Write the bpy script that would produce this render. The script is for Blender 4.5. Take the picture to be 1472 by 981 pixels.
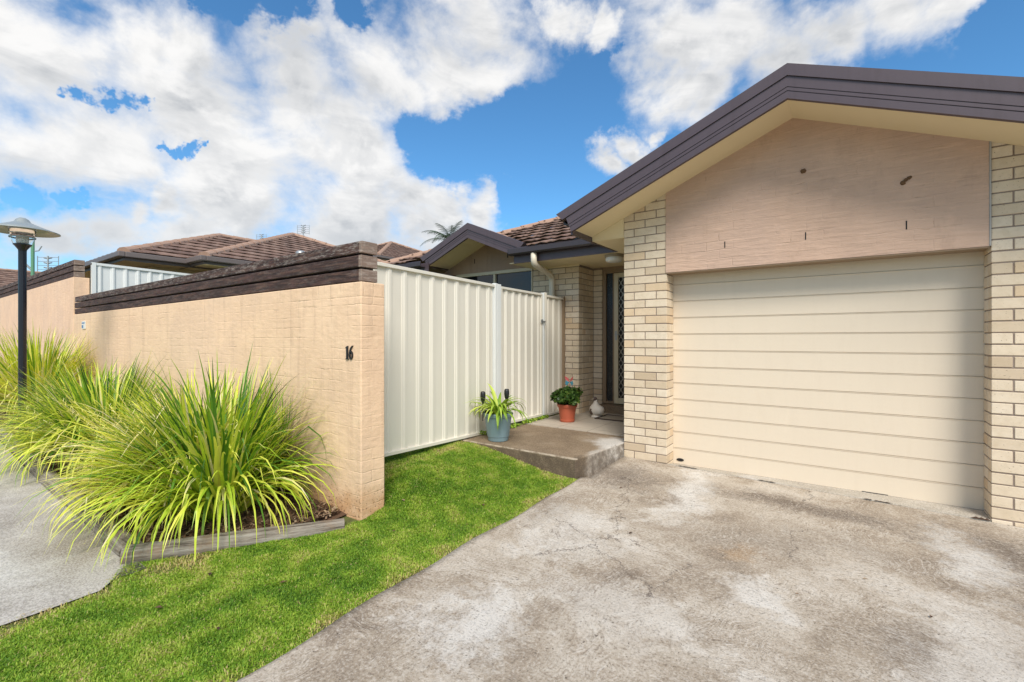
import bpy, bmesh, math, random
import numpy as np
from mathutils import Vector, Matrix, noise as mnoise
random.seed(7); rng = np.random.default_rng(7)
R = math.radians; PI = math.pi
scene = bpy.context.scene; COL = scene.collection
for o in list(bpy.data.objects): bpy.data.objects.remove(o)

# ------------------------------------------------------------------ camera
cam = bpy.data.cameras.new('camera'); camo = bpy.data.objects.new('camera', cam); COL.objects.link(camo)
camo.location = (0, 0, 1.344); camo.rotation_euler = (R(90), 0, R(35.5))
cam.sensor_width = 36; cam.lens = 36 * 668 / 1472; cam.shift_y = -0.0017
cam.clip_start = 0.05; cam.clip_end = 4000
scene.camera = camo
scene.view_settings.view_transform = 'Standard'; scene.view_settings.look = 'None'
scene.view_settings.exposure = 0.32; scene.view_settings.gamma = 1
scene.view_settings.use_curve_mapping = False
SUN_EL, SUN_ROT = 46, 139
sun = bpy.data.lights.new('sun', 'SUN'); suno = bpy.data.objects.new('sun', sun); COL.objects.link(suno)
sun.energy = 3.3; sun.angle = R(27); sun.color = (1, .94, .85)
sd = Vector((math.sin(R(SUN_ROT)) * math.cos(R(SUN_EL)), math.cos(R(SUN_ROT)) * math.cos(R(SUN_EL)), math.sin(R(SUN_EL))))
suno.rotation_euler = sd.to_track_quat('Z', 'Y').to_euler(); suno.location = sd * 30

# ------------------------------------------------------------------ node helper
class NT:
    def __init__(s, tree): s.t = tree; s.n = tree.nodes; s.l = tree.links
    def node(s, typ, **kw):
        n = s.n.new(typ)
        ins = kw.pop('ins', {})
        for k, v in kw.items(): setattr(n, k, v)
        for k, v in ins.items():
            sock = n.inputs[k]
            if isinstance(v, bpy.types.NodeSocket): s.l.new(v, sock)
            else: sock.default_value = v
        return n
    def math(s, op, a, b=None, c=None, clamp=False):
        ins = {0: a}
        if b is not None: ins[1] = b
        if c is not None: ins[2] = c
        n = s.node('ShaderNodeMath', operation=op, ins=ins); n.use_clamp = clamp
        return n.outputs[0]
    def noise(s, vec, scale, detail=3, rough=.5, dist=0, out=0):
        return s.node('ShaderNodeTexNoise', ins={'Vector': vec, 'Scale': scale, 'Detail': detail, 'Roughness': rough, 'Distortion': dist}).outputs[out]
    def ramp(s, fac, stops, mode='LINEAR'):
        n = s.node('ShaderNodeValToRGB', ins={0: fac}); cr = n.color_ramp; cr.interpolation = mode
        while len(cr.elements) < len(stops): cr.elements.new(.5)
        for e, (p, c) in zip(cr.elements, stops):
            e.position = p; e.color = (c, c, c, 1) if isinstance(c, (int, float)) else (*c, 1)
        return n.outputs[0]
    def mix(s, fac, a, b, mode='MIX'):
        n = s.node('ShaderNodeMix', data_type='RGBA', blend_type=mode)
        for i, v in ((0, fac), (6, a), (7, b)):
            if isinstance(v, bpy.types.NodeSocket): s.l.new(v, n.inputs[i])
            elif i: n.inputs[i].default_value = (*v, 1) if len(v) == 3 else v
            else: n.inputs[i].default_value = v
        return n.outputs[2]
    def smooth(s, v, a, b):
        return s.node('ShaderNodeMapRange', interpolation_type='SMOOTHSTEP', ins={0: v, 1: a, 2: b}).outputs[0]
    def mapping(s, vec, scale=(1, 1, 1), loc=(0, 0, 0), rot=(0, 0, 0)):
        return s.node('ShaderNodeMapping', ins={'Vector': vec, 'Scale': scale, 'Location': loc, 'Rotation': rot}).outputs[0]
    def bump(s, h, strength=.5, dist=.01, nrm=None):
        ins = {'Height': h, 'Strength': strength, 'Distance': dist}
        if nrm is not None: ins['Normal'] = nrm
        return s.node('ShaderNodeBump', ins=ins).outputs[0]

MATS = {}
def mat(name, build, **kw):
    if name in MATS: return MATS[name]
    m = bpy.data.materials.new(name); m.use_nodes = True
    t = NT(m.node_tree); bs = t.n['Principled BSDF']
    build(t, bs, **kw); MATS[name] = m
    return m
def L(t, sock, s): t.l.new(s, sock)

def coords(t):
    return t.node('ShaderNodeTexCoord').outputs['Object']
def geo_pos(t):
    return t.node('ShaderNodeNewGeometry').outputs['Position']

def m_paint(t, bs, col, rough=.45, var=.06, dirt=.0, spec=.5, scale=3, metal=0, bump=0):
    p = geo_pos(t); n = t.noise(p, scale, 5, .6)
    c = t.mix(t.math('MULTIPLY', n, var * 2), col, tuple(x * .6 for x in col))
    if dirt:
        n2 = t.noise(t.mapping(p, (6, 6, .8)), 2.5, 5, .65)
        c = t.mix(t.math('MULTIPLY', t.smooth(n2, .45, .75), dirt), c, (col[0] * .5, col[1] * .42, col[2] * .33))
    L(t, bs.inputs['Base Color'], c)
    bs.inputs['Roughness'].default_value = rough; bs.inputs['Metallic'].default_value = metal
    bs.inputs['Specular IOR Level'].default_value = spec
    if bump: L(t, bs.inputs['Normal'], t.bump(t.noise(p, 60, 4, .6), bump, .004))

def painted(name, col, **kw): return mat(name, m_paint, col=col, **kw)

# -- brick with real relief: tint attribute per brick
def m_brickface(t, bs, dark=1.0):
    a = t.node('ShaderNodeAttribute', attribute_name='tint').outputs['Fac']
    p = geo_pos(t)
    c = t.ramp(a, [(0, (.54, .42, .29)), (.3, (.65, .53, .385)), (.6, (.71, .59, .44)), (.85, (.75, .64, .50)), (1, (.66, .50, .33))])
    n = t.noise(p, 14, 6, .7)
    c = t.mix(t.math('MULTIPLY', t.smooth(n, .35, .75), .35), c, (.47, .36, .22))
    pits = t.noise(t.mapping(p, (1, 1, 1.6)), 85, 2, .6)
    pit = t.smooth(pits, .66, .74)
    c = t.mix(pit, c, (.16, .11, .07))
    L(t, bs.inputs['Base Color'], c); bs.inputs['Roughness'].default_value = .9
    h = t.math('SUBTRACT', t.math('MULTIPLY', t.noise(p, 45, 5, .7), .5), pit)
    L(t, bs.inputs['Normal'], t.bump(h, .7, .004))
def m_mortar(t, bs):
    p = geo_pos(t); n = t.noise(p, 40, 5, .7)
    L(t, bs.inputs['Base Color'], t.mix(n, (.22, .165, .13), (.34, .27, .22))); bs.inputs['Roughness'].default_value = .95
    L(t, bs.inputs['Normal'], t.bump(n, .6, .004))
M_brick = mat('brick_face', m_brickface); M_mortar = mat('mortar', m_mortar)

def m_brickshader(t, bs, c1=(.62, .51, .36), c2=(.52, .42, .28), mort=(.24, .19, .15)):
    uv = t.node('ShaderNodeUVMap').outputs[0]
    b = t.node('ShaderNodeTexBrick', ins={'Vector': uv, 'Scale': 1, 'Color1': (*c1, 1), 'Color2': (*c2, 1), 'Mortar': (*mort, 1), 'Brick Width': .24, 'Row Height': .086, 'Mortar Size': .005, 'Mortar Smooth': .1})
    b.offset = .5
    p = geo_pos(t)
    c = t.mix(t.math('MULTIPLY', t.noise(p, 14, 5, .7), .4), b.outputs[0], (.45, .35, .24))
    L(t, bs.inputs['Base Color'], c); bs.inputs['Roughness'].default_value = .9
    h = t.math('SUBTRACT', t.math('MULTIPLY', t.noise(p, 50, 4, .7), .3), b.outputs[1])
    L(t, bs.inputs['Normal'], t.bump(h, .8, .008))
M_brickS = mat('brick_coursed', m_brickshader)

def m_bagged(t, bs, col, col2, joint=.5, zcap=99, stain=True, rowlock=False, brow=.086, grime=0., streak=0.):
    uv = t.node('ShaderNodeUVMap').outputs[0]; p = geo_pos(t)
    wob = t.noise(p, 3.5, 4, .6, out=1)
    uvw = t.node('ShaderNodeVectorMath', operation='MULTIPLY_ADD', ins={0: wob, 1: (.05, .045, 0), 2: uv}).outputs[0]
    b = t.node('ShaderNodeTexBrick', ins={'Vector': uvw, 'Scale': 1, 'Brick Width': .24, 'Row Height': brow, 'Mortar Size': .007, 'Mortar Smooth': 1.0, 'Bias': 0})
    b.offset = .5
    fac = b.outputs['Fac']
    if rowlock:
        b2 = t.node('ShaderNodeTexBrick', ins={'Vector': uvw, 'Scale': 1, 'Brick Width': .086, 'Row Height': 3.0, 'Mortar Size': .006, 'Mortar Smooth': 1.0})
        b2.offset = 0
        sep = t.node('ShaderNodeSeparateXYZ', ins={0: uv}).outputs[1]
        k = t.math('GREATER_THAN', sep, zcap)
        ln = t.smooth(t.math('ABSOLUTE', t.math('SUBTRACT', sep, zcap)), .010, .0)
        fac = t.math('MAXIMUM', t.math('ADD', t.math('MULTIPLY', fac, t.math('SUBTRACT', 1., k)), t.math('MULTIPLY', b2.outputs['Fac'], k)), ln)
    patchy = t.smooth(t.noise(p, 3.2, 4, .65), .42, .66)
    j = t.math('MULTIPLY', fac, t.math('ADD', t.math('MULTIPLY', patchy, .9), .1))
    n = t.noise(p, 2.2, 6, .65)
    c = t.mix(t.smooth(n, .3, .7), col, col2)
    fine = t.noise(t.mapping(p, (1, 1, .35)), 9, 6, .7)
    c = t.mix(t.math('MULTIPLY', t.smooth(fine, .5, .8), .5), c, tuple(x * .78 for x in col2))
    dr = t.noise(t.mapping(p, (9, 9, .7)), 1.4, 6, .7); c = t.mix(t.math('MULTIPLY', t.smooth(dr, .50, .68), .38 if stain and not streak else 0.), c, tuple(x * y for x, y in zip(col2, (.72, .70, .72)))); c = t.mix(t.math('MULTIPLY', t.smooth(t.noise(p, 5, 6, .72), .55, .68), .35), c, tuple(min(.9, x * 1.14) for x in col))
    bl = t.noise(p, 1.1, 5, .6); c = t.mix(t.math('MULTIPLY', t.smooth(bl, .46, .62), .35), c, tuple(x * y for x, y in zip(col, (.86, .90, .98))))
    crack = t.noise(p, 7, 6, .65)
    cj = t.math('MULTIPLY', t.smooth(j, .45, .9), t.smooth(crack, .52, .62))
    c = t.mix(t.math('MULTIPLY', cj, .6), c, (.23, .15, .09))
    if grime:      # splashed dirt near the ground
        z = t.node('ShaderNodeSeparateXYZ', ins={0: p}).outputs[2]
        g = t.math('MULTIPLY', t.smooth(z, .42, -.05), t.noise(p, 6, 5, .7))
        c = t.mix(t.math('MULTIPLY', t.smooth(g, .12, .6), grime), c, (.48, .24, .095))
        sp = t.math('MULTIPLY', t.smooth(z, .30, .0), t.smooth(t.noise(p, 60, 2, .5), .60, .68))
        c = t.mix(sp, c, (.16, .08, .04))
    L(t, bs.inputs['Base Color'], c); bs.inputs['Roughness'].default_value = .85
    h = t.math('SUBTRACT', t.math('ADD', t.math('MULTIPLY', t.noise(p, 26, 5, .65), .55), t.math('MULTIPLY', t.noise(t.mapping(p, (1, 1, 2.5)), 9, 3, .5), .8)), t.math('MULTIPLY', j, 1.3 * joint))
    if streak:
        sn = t.noise(t.mapping(p, (2.2, 2.2, 22)), 1.6, 5, .6); h = t.math('ADD', h, t.math('MULTIPLY', sn, 1.3))
        c = t.mix(t.math('MULTIPLY', t.smooth(sn, .5, .66), .28), c, tuple(x * 1.22 for x in col)); c = t.mix(t.math('MULTIPLY', t.smooth(t.noise(t.mapping(p, (1.5, 1.5, 16)), 3, 6, .7), .55, .7), .35), c, tuple(x * .72 for x in col2)); L(t, bs.inputs['Base Color'], c)
    L(t, bs.inputs['Normal'], t.bump(h, .6, .010))
M_wall = mat('painted_brick', m_bagged, col=(.83, .585, .385), col2=(.75, .515, .335), joint=.32, rowlock=True, zcap=1.672, grime=.75)
M_wall2 = mat('painted_brick_far', m_bagged, col=(.81, .56, .375), col2=(.73, .49, .33), joint=.22)
M_gable = mat('bagged_gable', m_bagged, col=(.59, .405, .30), col2=(.53, .36, .265), joint=.34, streak=1.)

def m_concrete(t, bs, a=(.47, .42, .36), b=(.26, .215, .17), c3=(.62, .585, .54), big=.8, swirl=True, blotch=.55, warm=0, stains=()):
    p = geo_pos(t)
    n1 = t.noise(p, big, 5, .62, .6); n2 = t.noise(p, big * 3.6, 6, .7)
    s = t.math('ADD', t.math('MULTIPLY', n1, .65), t.math('MULTIPLY', n2, .35))
    c = t.ramp(s, [(.36, b), (.46, tuple((x + y) / 2 for x, y in zip(a, b))), (.54, a), (.66, c3)])
    for (x, y, rx, ry, rot, dc, amt) in stains:
        q = t.mapping(p, (1 / rx, 1 / ry, 0), (0, 0, 0), (0, 0, 0))
        q = t.node('ShaderNodeVectorMath', operation='SUBTRACT', ins={0: p, 1: (x, y, 0)}).outputs[0]
        q = t.node('ShaderNodeVectorMath', operation='MULTIPLY', ins={0: q, 1: (1 / rx, 1 / ry, 0)}).outputs[0]
        q = t.node('ShaderNodeVectorMath', operation='LENGTH', ins={0: q}).outputs['Value']
        q = t.math('ADD', q, t.math('MULTIPLY', t.math('SUBTRACT', t.noise(p, 2.3, 8, .72), .5), 3.0))
        k = t.math('MULTIPLY', t.smooth(q, 1.3, .35), amt)
        c = t.mix(k, c, dc)
    h = t.math('MULTIPLY', t.noise(p, 130, 3, .6), .5)
    if swirl:
        wp = t.node('ShaderNodeVectorMath', operation='MULTIPLY_ADD', ins={0: t.noise(p, 1.4, 3, .5, out=1), 1: (.8, .8, 0), 2: p}).outputs[0]
        w1_ = t.noise(t.mapping(wp, (52, 9, 1), rot=(0, 0, .5)), 1.7, 7, .78); w2 = t.noise(t.mapping(wp, (10, 50, 1), rot=(0, 0, .35)), 1.6, 7, .78)
        msk = t.smooth(t.noise(p, 1.9, 3, .5), .44, .56)
        ww = t.math('ADD', t.math('MULTIPLY', w1_, msk), t.math('MULTIPLY', w2, t.math('SUBTRACT', 1., msk)))
        c = t.mix(t.math('MULTIPLY', t.smooth(ww, .50, .62), .55), c, (.72, .68, .62))
        c = t.mix(t.math('MULTIPLY', t.smooth(ww, .49, .38), .62), c, tuple(x * .6 for x in b))
        h = t.math('ADD', h, t.math('MULTIPLY', ww, 2.2))
    sp = t.smooth(t.noise(p, 42, 3, .7), .66, .72)
    c = t.mix(t.math('MULTIPLY', sp, .8), c, (.12, .09, .06))
    gr = t.noise(p, 95, 3, .75)
    c = t.mix(t.math('MULTIPLY', t.smooth(gr, .46, .60), .40), c, c3)
    c = t.mix(t.math('MULTIPLY', t.smooth(gr, .54, .40), .45), c, tuple(x * .55 for x in b))
    # hairline cracks
    v = t.node('ShaderNodeTexVoronoi', feature='DISTANCE_TO_EDGE', ins={'Vector': t.node('ShaderNodeVectorMath', operation='MULTIPLY_ADD', ins={0: t.noise(p, 4, 5, .7, out=1), 1: (.45, .45, .2), 2: p}).outputs[0], 'Scale': .42}).outputs['Distance']
    ck = t.math('MULTIPLY', t.smooth(v, .0018, .0006), t.smooth(t.noise(p, .9, 2, .5), .5, .56))
    c = t.mix(t.math('MULTIPLY', ck, .85), c, (.09, .065, .05))
    L(t, bs.inputs['Base Color'], c); bs.inputs['Roughness'].default_value = .88
    L(t, bs.inputs['Normal'], t.bump(h, .5, .006))
DK = (.16, .12, .09); LT = (.74, .72, .68)
def m_drive(t, bs):
    p = geo_pos(t)
    W = t.node('ShaderNodeVectorMath', operation='MULTIPLY_ADD', ins={0: t.noise(p, 1.2, 4, .6, out=1), 1: (.9, .9, 0), 2: p}).outputs[0]
    n0 = t.noise(W, .75, 7, .66); n1_ = t.noise(W, 2.4, 8, .72); g = t.noise(p, 75, 5, .8); g2 = t.noise(p, 22, 6, .78)
    c = t.ramp(t.math('ADD', t.math('MULTIPLY', n0, .5), t.math('MULTIPLY', n1_, .5)), [(.36, (.18, .135, .095)), (.46, (.36, .29, .215)), (.53, (.49, .42, .335)), (.64, (.62, .56, .48))])
    def spot(x, y, rx, ry, dc, amt):
        nonlocal c
        q = t.node('ShaderNodeVectorMath', operation='SUBTRACT', ins={0: W, 1: (x + .45, y + .45, 0)}).outputs[0]
        q = t.node('ShaderNodeVectorMath', operation='MULTIPLY', ins={0: q, 1: (1 / rx, 1 / ry, 0)}).outputs[0]
        q = t.node('ShaderNodeVectorMath', operation='LENGTH', ins={0: q}).outputs['Value']
        e = t.math('SUBTRACT', 1.15, q)
        e = t.math('ADD', e, t.math('MULTIPLY', t.math('SUBTRACT', t.math('ADD', t.math('MULTIPLY', g2, .5), t.math('MULTIPLY', n1_, .5)), .5), 4.5))
        c = t.mix(t.math('MULTIPLY', t.smooth(e, -.1, 1.1), amt), c, dc)
    D = (.125, .09, .062); Lc = (.70, .67, .62)
    for a in [(-1.75, 4.2, .38, .42, D, .75), (-.35, 4.36, .95, .22, D, .85), (1.05, 4.1, .65, .42, D, .9), (1.0, 3.2, .38, .8, D, .65), (.15, 3.7, .55, .3, D, .3), (-.5, 3.5, .5, .4, (.24, .19, .14), .6), (-1.9, 3.2, .25, .5, D, .4),
              (-1.12, 4.2, .20, .7, Lc, .8), (-1.5, 3.0, .42, .5, Lc, .55), (.62, 4.0, .16, .5, Lc, .7), (-1.5, 1.75, .32, .38, Lc, .7), (-.45, 2.85, .22, .14, Lc, .6), (-.5, 3.2, .16, .14, (.36, .22, .10), .6), (.45, 2.5, .35, .9, Lc, .45), (-.9, 2.3, .5, .3, Lc, .35), (.1, 1.9, .7, .2, Lc, .3)]: spot(*a)
    # broom / trowel swirls: fine, broken streaks
    fl = t.node('ShaderNodeVectorMath', operation='MULTIPLY_ADD', ins={0: t.noise(p, 1.7, 3, .5, out=1), 1: (.55, .55, 0), 2: p}).outputs[0]
    s1 = t.noise(t.mapping(fl, (85, 10, 1), rot=(0, 0, .6)), 1.0, 5, .75); s2 = t.noise(t.mapping(fl, (11, 85, 1), rot=(0, 0, .25)), 1.0, 5, .75)
    msk = t.smooth(t.noise(p, 1.6, 3, .5), .46, .54)
    st = t.math('ADD', t.math('MULTIPLY', s1, msk), t.math('MULTIPLY', s2, t.math('SUBTRACT', 1., msk)))
    am = t.smooth(t.noise(p, 2.3, 4, .6), .36, .60)
    c = t.mix(t.math('MULTIPLY', t.math('MULTIPLY', t.smooth(st, .52, .64), am), .50), c, (.72, .67, .60))
    c = t.mix(t.math('MULTIPLY', t.math('MULTIPLY', t.smooth(st, .47, .36), am), .60), c, (.13, .095, .068))
    c = t.mix(t.math('MULTIPLY', t.smooth(g, .50, .66), .55), c, (.68, .62, .54)); c = t.mix(t.math('MULTIPLY', t.smooth(g, .48, .36), .60), c, (.10, .075, .052))
    sp = t.smooth(t.noise(p, 38, 2, .7), .68, .73); c = t.mix(t.math('MULTIPLY', sp, .8), c, (.08, .06, .04))
    v = t.node('ShaderNodeTexVoronoi', feature='DISTANCE_TO_EDGE', ins={'Vector': t.node('ShaderNodeVectorMath', operation='MULTIPLY_ADD', ins={0: t.noise(p, 5, 6, .7, out=1), 1: (.4, .4, .2), 2: p}).outputs[0], 'Scale': .5}).outputs['Distance']
    ck = t.math('MULTIPLY', t.smooth(v, .0030, .0010), t.smooth(t.noise(p, 1.0, 2, .5), .50, .54)); c = t.mix(t.math('MULTIPLY', ck, .75), c, (.07, .05, .04))
    L(t, bs.inputs['Base Color'], c); bs.inputs['Roughness'].default_value = .85
    h = t.math('ADD', t.math('MULTIPLY', st, 1.2), t.math('MULTIPLY', g, .8)); L(t, bs.inputs['Normal'], t.bump(h, .55, .008))
M_drive = mat('driveway_concrete', m_drive)
M_road = mat('road_concrete', m_concrete, a=(.45, .41, .365), b=(.29, .255, .215), big=1.3, swirl=False, stains=[(-4.3, .85, .5, .35, 0, (.27, .22, .17), .7), (-4.2, .3, .5, .4, 0, LT, .5)])
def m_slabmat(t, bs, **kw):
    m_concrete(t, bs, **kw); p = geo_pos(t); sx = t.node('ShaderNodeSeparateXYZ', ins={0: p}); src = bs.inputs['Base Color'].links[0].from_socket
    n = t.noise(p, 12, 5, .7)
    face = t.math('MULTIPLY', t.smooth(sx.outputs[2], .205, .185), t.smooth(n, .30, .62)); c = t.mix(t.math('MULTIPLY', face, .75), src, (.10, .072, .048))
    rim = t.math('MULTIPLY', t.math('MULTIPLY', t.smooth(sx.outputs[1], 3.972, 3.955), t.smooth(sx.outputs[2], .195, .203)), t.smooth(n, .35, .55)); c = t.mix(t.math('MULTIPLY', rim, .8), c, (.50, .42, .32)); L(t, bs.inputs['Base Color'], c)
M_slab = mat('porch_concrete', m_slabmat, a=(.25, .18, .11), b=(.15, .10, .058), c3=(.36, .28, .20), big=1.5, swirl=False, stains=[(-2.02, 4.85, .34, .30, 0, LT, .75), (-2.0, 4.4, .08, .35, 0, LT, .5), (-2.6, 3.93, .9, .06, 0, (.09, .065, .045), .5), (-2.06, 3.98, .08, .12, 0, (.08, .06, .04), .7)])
M_thresh = mat('threshold_concrete', m_concrete, a=(.50, .45, .37), b=(.38, .33, .26), big=2, swirl=False)

def m_tile(t, bs):
    p = geo_pos(t)
    v = t.node('ShaderNodeSeparateXYZ', ins={0: p})
    fx = t.math('DIVIDE', t.math('MODULO', t.math('ADD', v.outputs[0], 100), .42), .42)
    fy = t.math('DIVIDE', t.math('MODULO', t.math('ADD', v.outputs[1], 100.11), .42), .42)
    k = t.math('MAXIMUM', t.math('LESS_THAN', fx, .015), t.math('LESS_THAN', fy, .015))
    c = t.mix(t.noise(p, 3, 6, .7), (.40, .34, .27), (.52, .455, .37))
    c = t.mix(k, c, (.17, .14, .11))
    L(t, bs.inputs['Base Color'], c); bs.inputs['Roughness'].default_value = .6
    L(t, bs.inputs['Normal'], t.bump(k, -.5, .004))
M_tile = mat('porch_tile', m_tile)

def m_rooftile(t, bs):
    a = t.node('ShaderNodeAttribute', attribute_name='tint').outputs['Fac']; p = geo_pos(t)
    c = t.ramp(a, [(0, (.13, .075, .055)), (.5, (.19, .11, .08)), (1, (.245, .15, .11))])
    n = t.noise(p, 6, 6, .7)
    c = t.mix(t.math('MULTIPLY', t.smooth(n, .48, .72), .5), c, (.40, .31, .25))
    c = t.mix(t.math('MULTIPLY', t.smooth(t.noise(p, 22, 4, .7), .52, .7), .45), c, (.10, .065, .05))
    L(t, bs.inputs['Base Color'], c); bs.inputs['Roughness'].default_value = .85
    L(t, bs.inputs['Normal'], t.bump(t.noise(p, 50, 4, .7), .4, .006))
M_rt = mat('roof_tile', m_rooftile)
def m_ridge(t, bs):
    p = geo_pos(t)
    L(t, bs.inputs['Base Color'], t.mix(t.noise(p, 9, 5, .7), (.30, .17, .11), (.46, .31, .23))); bs.inputs['Roughness'].default_value = .85
M_ridge = mat('ridge_tile', m_ridge)

def m_wood(t, bs, axis=0, lift=0):
    p = geo_pos(t)
    st = (1, 14, 14) if axis == 0 else ((14, 1, 14) if axis == 1 else (6, 6, 14))
    n = t.noise(t.mapping(p, st), 3, 7, .7); n2 = t.noise(p, 5, 5, .65)
    a = t.node('ShaderNodeAttribute', attribute_name='tint').outputs['Fac']
    c = t.ramp(n, [(.32, (.012, .006, .005)), (.5, (.046, .022, .017)), (.68, (.13, .068, .048))])
    c = t.mix(t.math('MULTIPLY', t.smooth(n2, .52, .70), .6), c, (.075, .028, .025))
    g = t.math('MULTIPLY', t.smooth(t.noise(t.mapping(p, (2, 2, 9)), 6, 6, .75), .47, .66), t.math('ADD', t.math('MULTIPLY', a, .8), .0))
    c = t.mix(g, c, (.40, .35, .31))
    if lift: c = t.mix(.45, c, (.42, .31, .24))
    L(t, bs.inputs['Base Color'], c); bs.inputs['Roughness'].default_value = .85
    L(t, bs.inputs['Normal'], t.bump(n, .9, .006))
M_wood = mat('weathered_timber', m_wood); M_woodY = mat('weathered_timber_end', m_wood, axis=1, lift=1)
def m_log(t, bs, ang=0.):
    p = coords(t)
    q = t.mapping(p, (1.2, 18, 18))
    n = t.noise(q, 2.2, 8, .75); n2 = t.noise(p, 7, 5, .65)
    c = t.ramp(n, [(.36, (.05, .036, .026)), (.46, (.20, .165, .13)), (.56, (.30, .265, .22)), (.7, (.46, .42, .37))])
    c = t.mix(t.math('MULTIPLY', t.smooth(n2, .5, .7), .45), c, (.25, .15, .08))
    L(t, bs.inputs['Base Color'], c); bs.inputs['Roughness'].default_value = .9
    L(t, bs.inputs['Normal'], t.bump(n, 1, .012))
M_log = mat('log_wood', m_log)

def m_leaf(t, bs, stops, rough=.42, trans=.22, tmul=1.3):
    a = t.node('ShaderNodeAttribute', attribute_name='tint').outputs['Fac']
    c = t.ramp(a, stops)
    L(t, bs.inputs['Base Color'], c); bs.inputs['Roughness'].default_value = rough
    bs.inputs['Specular IOR Level'].default_value = .35
    tr = t.node('ShaderNodeBsdfTranslucent', ins={'Color': t.mix(1., c, (tmul, tmul, tmul * .7), 'MULTIPLY')})
    mx = t.node('ShaderNodeMixShader', ins={0: trans, 1: bs.outputs[0], 2: tr.outputs[0]})
    t.l.new(mx.outputs[0], t.n['Material Output'].inputs[0])
M_strap = mat('strap_leaf', m_leaf, stops=[(0, (.05, .13, .015)), (.25, (.18, .34, .025)), (.48, (.58, .66, .04)), (.8, (.84, .80, .12)), (.93, (.80, .68, .28)), (1, (.86, .76, .52))])
M_strapg = mat('strap_leaf_green', m_leaf, stops=[(0, (.035, .10, .012)), (.35, (.13, .29, .025)), (.6, (.50, .64, .04)), (.9, (.80, .78, .13)), (1, (.80, .70, .42))])
M_grass = mat('lawn_blade', m_leaf, stops=[(0, (.08, .19, .015)), (.38, (.21, .37, .025)), (.7, (.38, .50, .055)), (.92, (.50, .52, .13)), (1, (.58, .44, .22))], trans=.3, rough=.6)
M_pleaf = mat('spider_leaf', m_leaf, stops=[(0, (.10, .24, .02)), (.5, (.36, .50, .05)), (1, (.66, .70, .16))])
M_geran = mat('geranium_leaf', m_leaf, stops=[(0, (.03, .08, .012)), (.5, (.08, .17, .03)), (.9, (.17, .27, .05)), (1, (.34, .34, .07))], trans=.2)
M_tree = mat('tree_leaf', m_leaf, stops=[(0, (.02, .04, .012)), (1, (.06, .10, .03))], trans=.2)
M_palm = mat('palm_leaf', m_leaf, stops=[(0, (.03, .06, .03)), (1, (.10, .15, .07))], trans=.2)

def m_soil(t, bs):
    p = geo_pos(t); n = t.noise(p, 20, 6, .75)
    L(t, bs.inputs['Base Color'], t.mix(n, (.05, .028, .016), (.20, .11, .06))); bs.inputs['Roughness'].default_value = .95
    L(t, bs.inputs['Normal'], t.bump(n, 1, .03))
M_soil = mat('bed_soil', m_soil)
def m_chip(t, bs):
    a = t.node('ShaderNodeAttribute', attribute_name='tint').outputs['Fac']
    L(t, bs.inputs['Base Color'], t.ramp(a, [(0, (.05, .025, .013)), (.6, (.16, .085, .045)), (1, (.38, .28, .18))])); bs.inputs['Roughness'].default_value = .9
M_chip = mat('bark_chip', m_chip)
def m_turf(t, bs):
    p = geo_pos(t); n = t.noise(p, 3, 6, .7); f = t.noise(p, 60, 4, .7)
    c = t.mix(t.smooth(n, .35, .65), (.10, .085, .035), (.17, .21, .04))
    c = t.mix(t.math('MULTIPLY', t.smooth(f, .4, .7), .5), c, (.06, .09, .02))
    L(t, bs.inputs['Base Color'], c); bs.inputs['Roughness'].default_value = .95
    L(t, bs.inputs['Normal'], t.bump(f, 1, .02))
M_turf = mat('turf', m_turf)

CREAM = (.76, .68, .51)
M_door = painted('door_cream', (.74, .63, .49), rough=.42, var=.04, dirt=.04, scale=2)
M_fence = painted('fence_cream', (.745, .70, .60), rough=.38, var=.04, dirt=.07, scale=2)
M_fencew = painted('fence_white', (.74, .75, .72), rough=.4, var=.03)
M_soffit = painted('soffit_cream', (.78, .65, .42), rough=.7, var=.05)
M_fascia = painted('fascia_plum', (.088, .064, .073), rough=.38, var=.08, dirt=.25)
M_gutter = painted('gutter_dark', (.045, .036, .040), rough=.35, var=.08)
M_frame = painted('cream_aluminium', (.60, .52, .36), rough=.4)
M_framet = painted('brown_timber_frame', (.30, .21, .13), rough=.6, var=.15, dirt=.2)
M_pipe = painted('cream_pipe', (.74, .66, .52), rough=.4, dirt=.1)
M_black = painted('black_metal', (.012, .012, .014), rough=.35)
M_pole = painted('pole_black', (.010, .010, .016), rough=.3)
M_seal = painted('dark_rubber', (.035, .032, .035), rough=.6)
M_dark = painted('dark_interior', (.012, .012, .012), rough=.9)
M_screen = painted('steel_mesh', (.45, .42, .36), rough=.4, metal=.3)
M_potblue = painted('pot_blue_grey', (.20, .29, .32), rough=.45, var=.12, dirt=.15)
M_potred = painted('pot_terracotta', (.42, .095, .045), rough=.5, var=.12, dirt=.2)
M_mud = painted('mud', (.16, .085, .04), rough=.95, var=.3, bump=.8, scale=30)
M_galv = painted('galvanised', (.40, .42, .42), rough=.4, metal=.6)
M_lampmet = painted('lamp_shade_metal', (.34, .37, .36), rough=.35, metal=.2)
M_matin = painted('mat_coir', (.34, .28, .21), rough=.95, var=.2, bump=.6, scale=30)
M_matrim = painted('mat_rubber', (.05, .03, .025), rough=.8)
M_white = painted('white_plastic', (.75, .74, .70), rough=.5)
M_ceram = painted('ornament_white', (.66, .60, .52), rough=.6, var=.15, scale=20)
M_ceramb = painted('ornament_brown', (.10, .065, .05), rough=.6, var=.2, scale=20)
M_green = painted('pole_green', (.12, .30, .17), rough=.5)
M_bark = painted('bark', (.12, .09, .065), rough=.9, var=.3, bump=.8)
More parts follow.
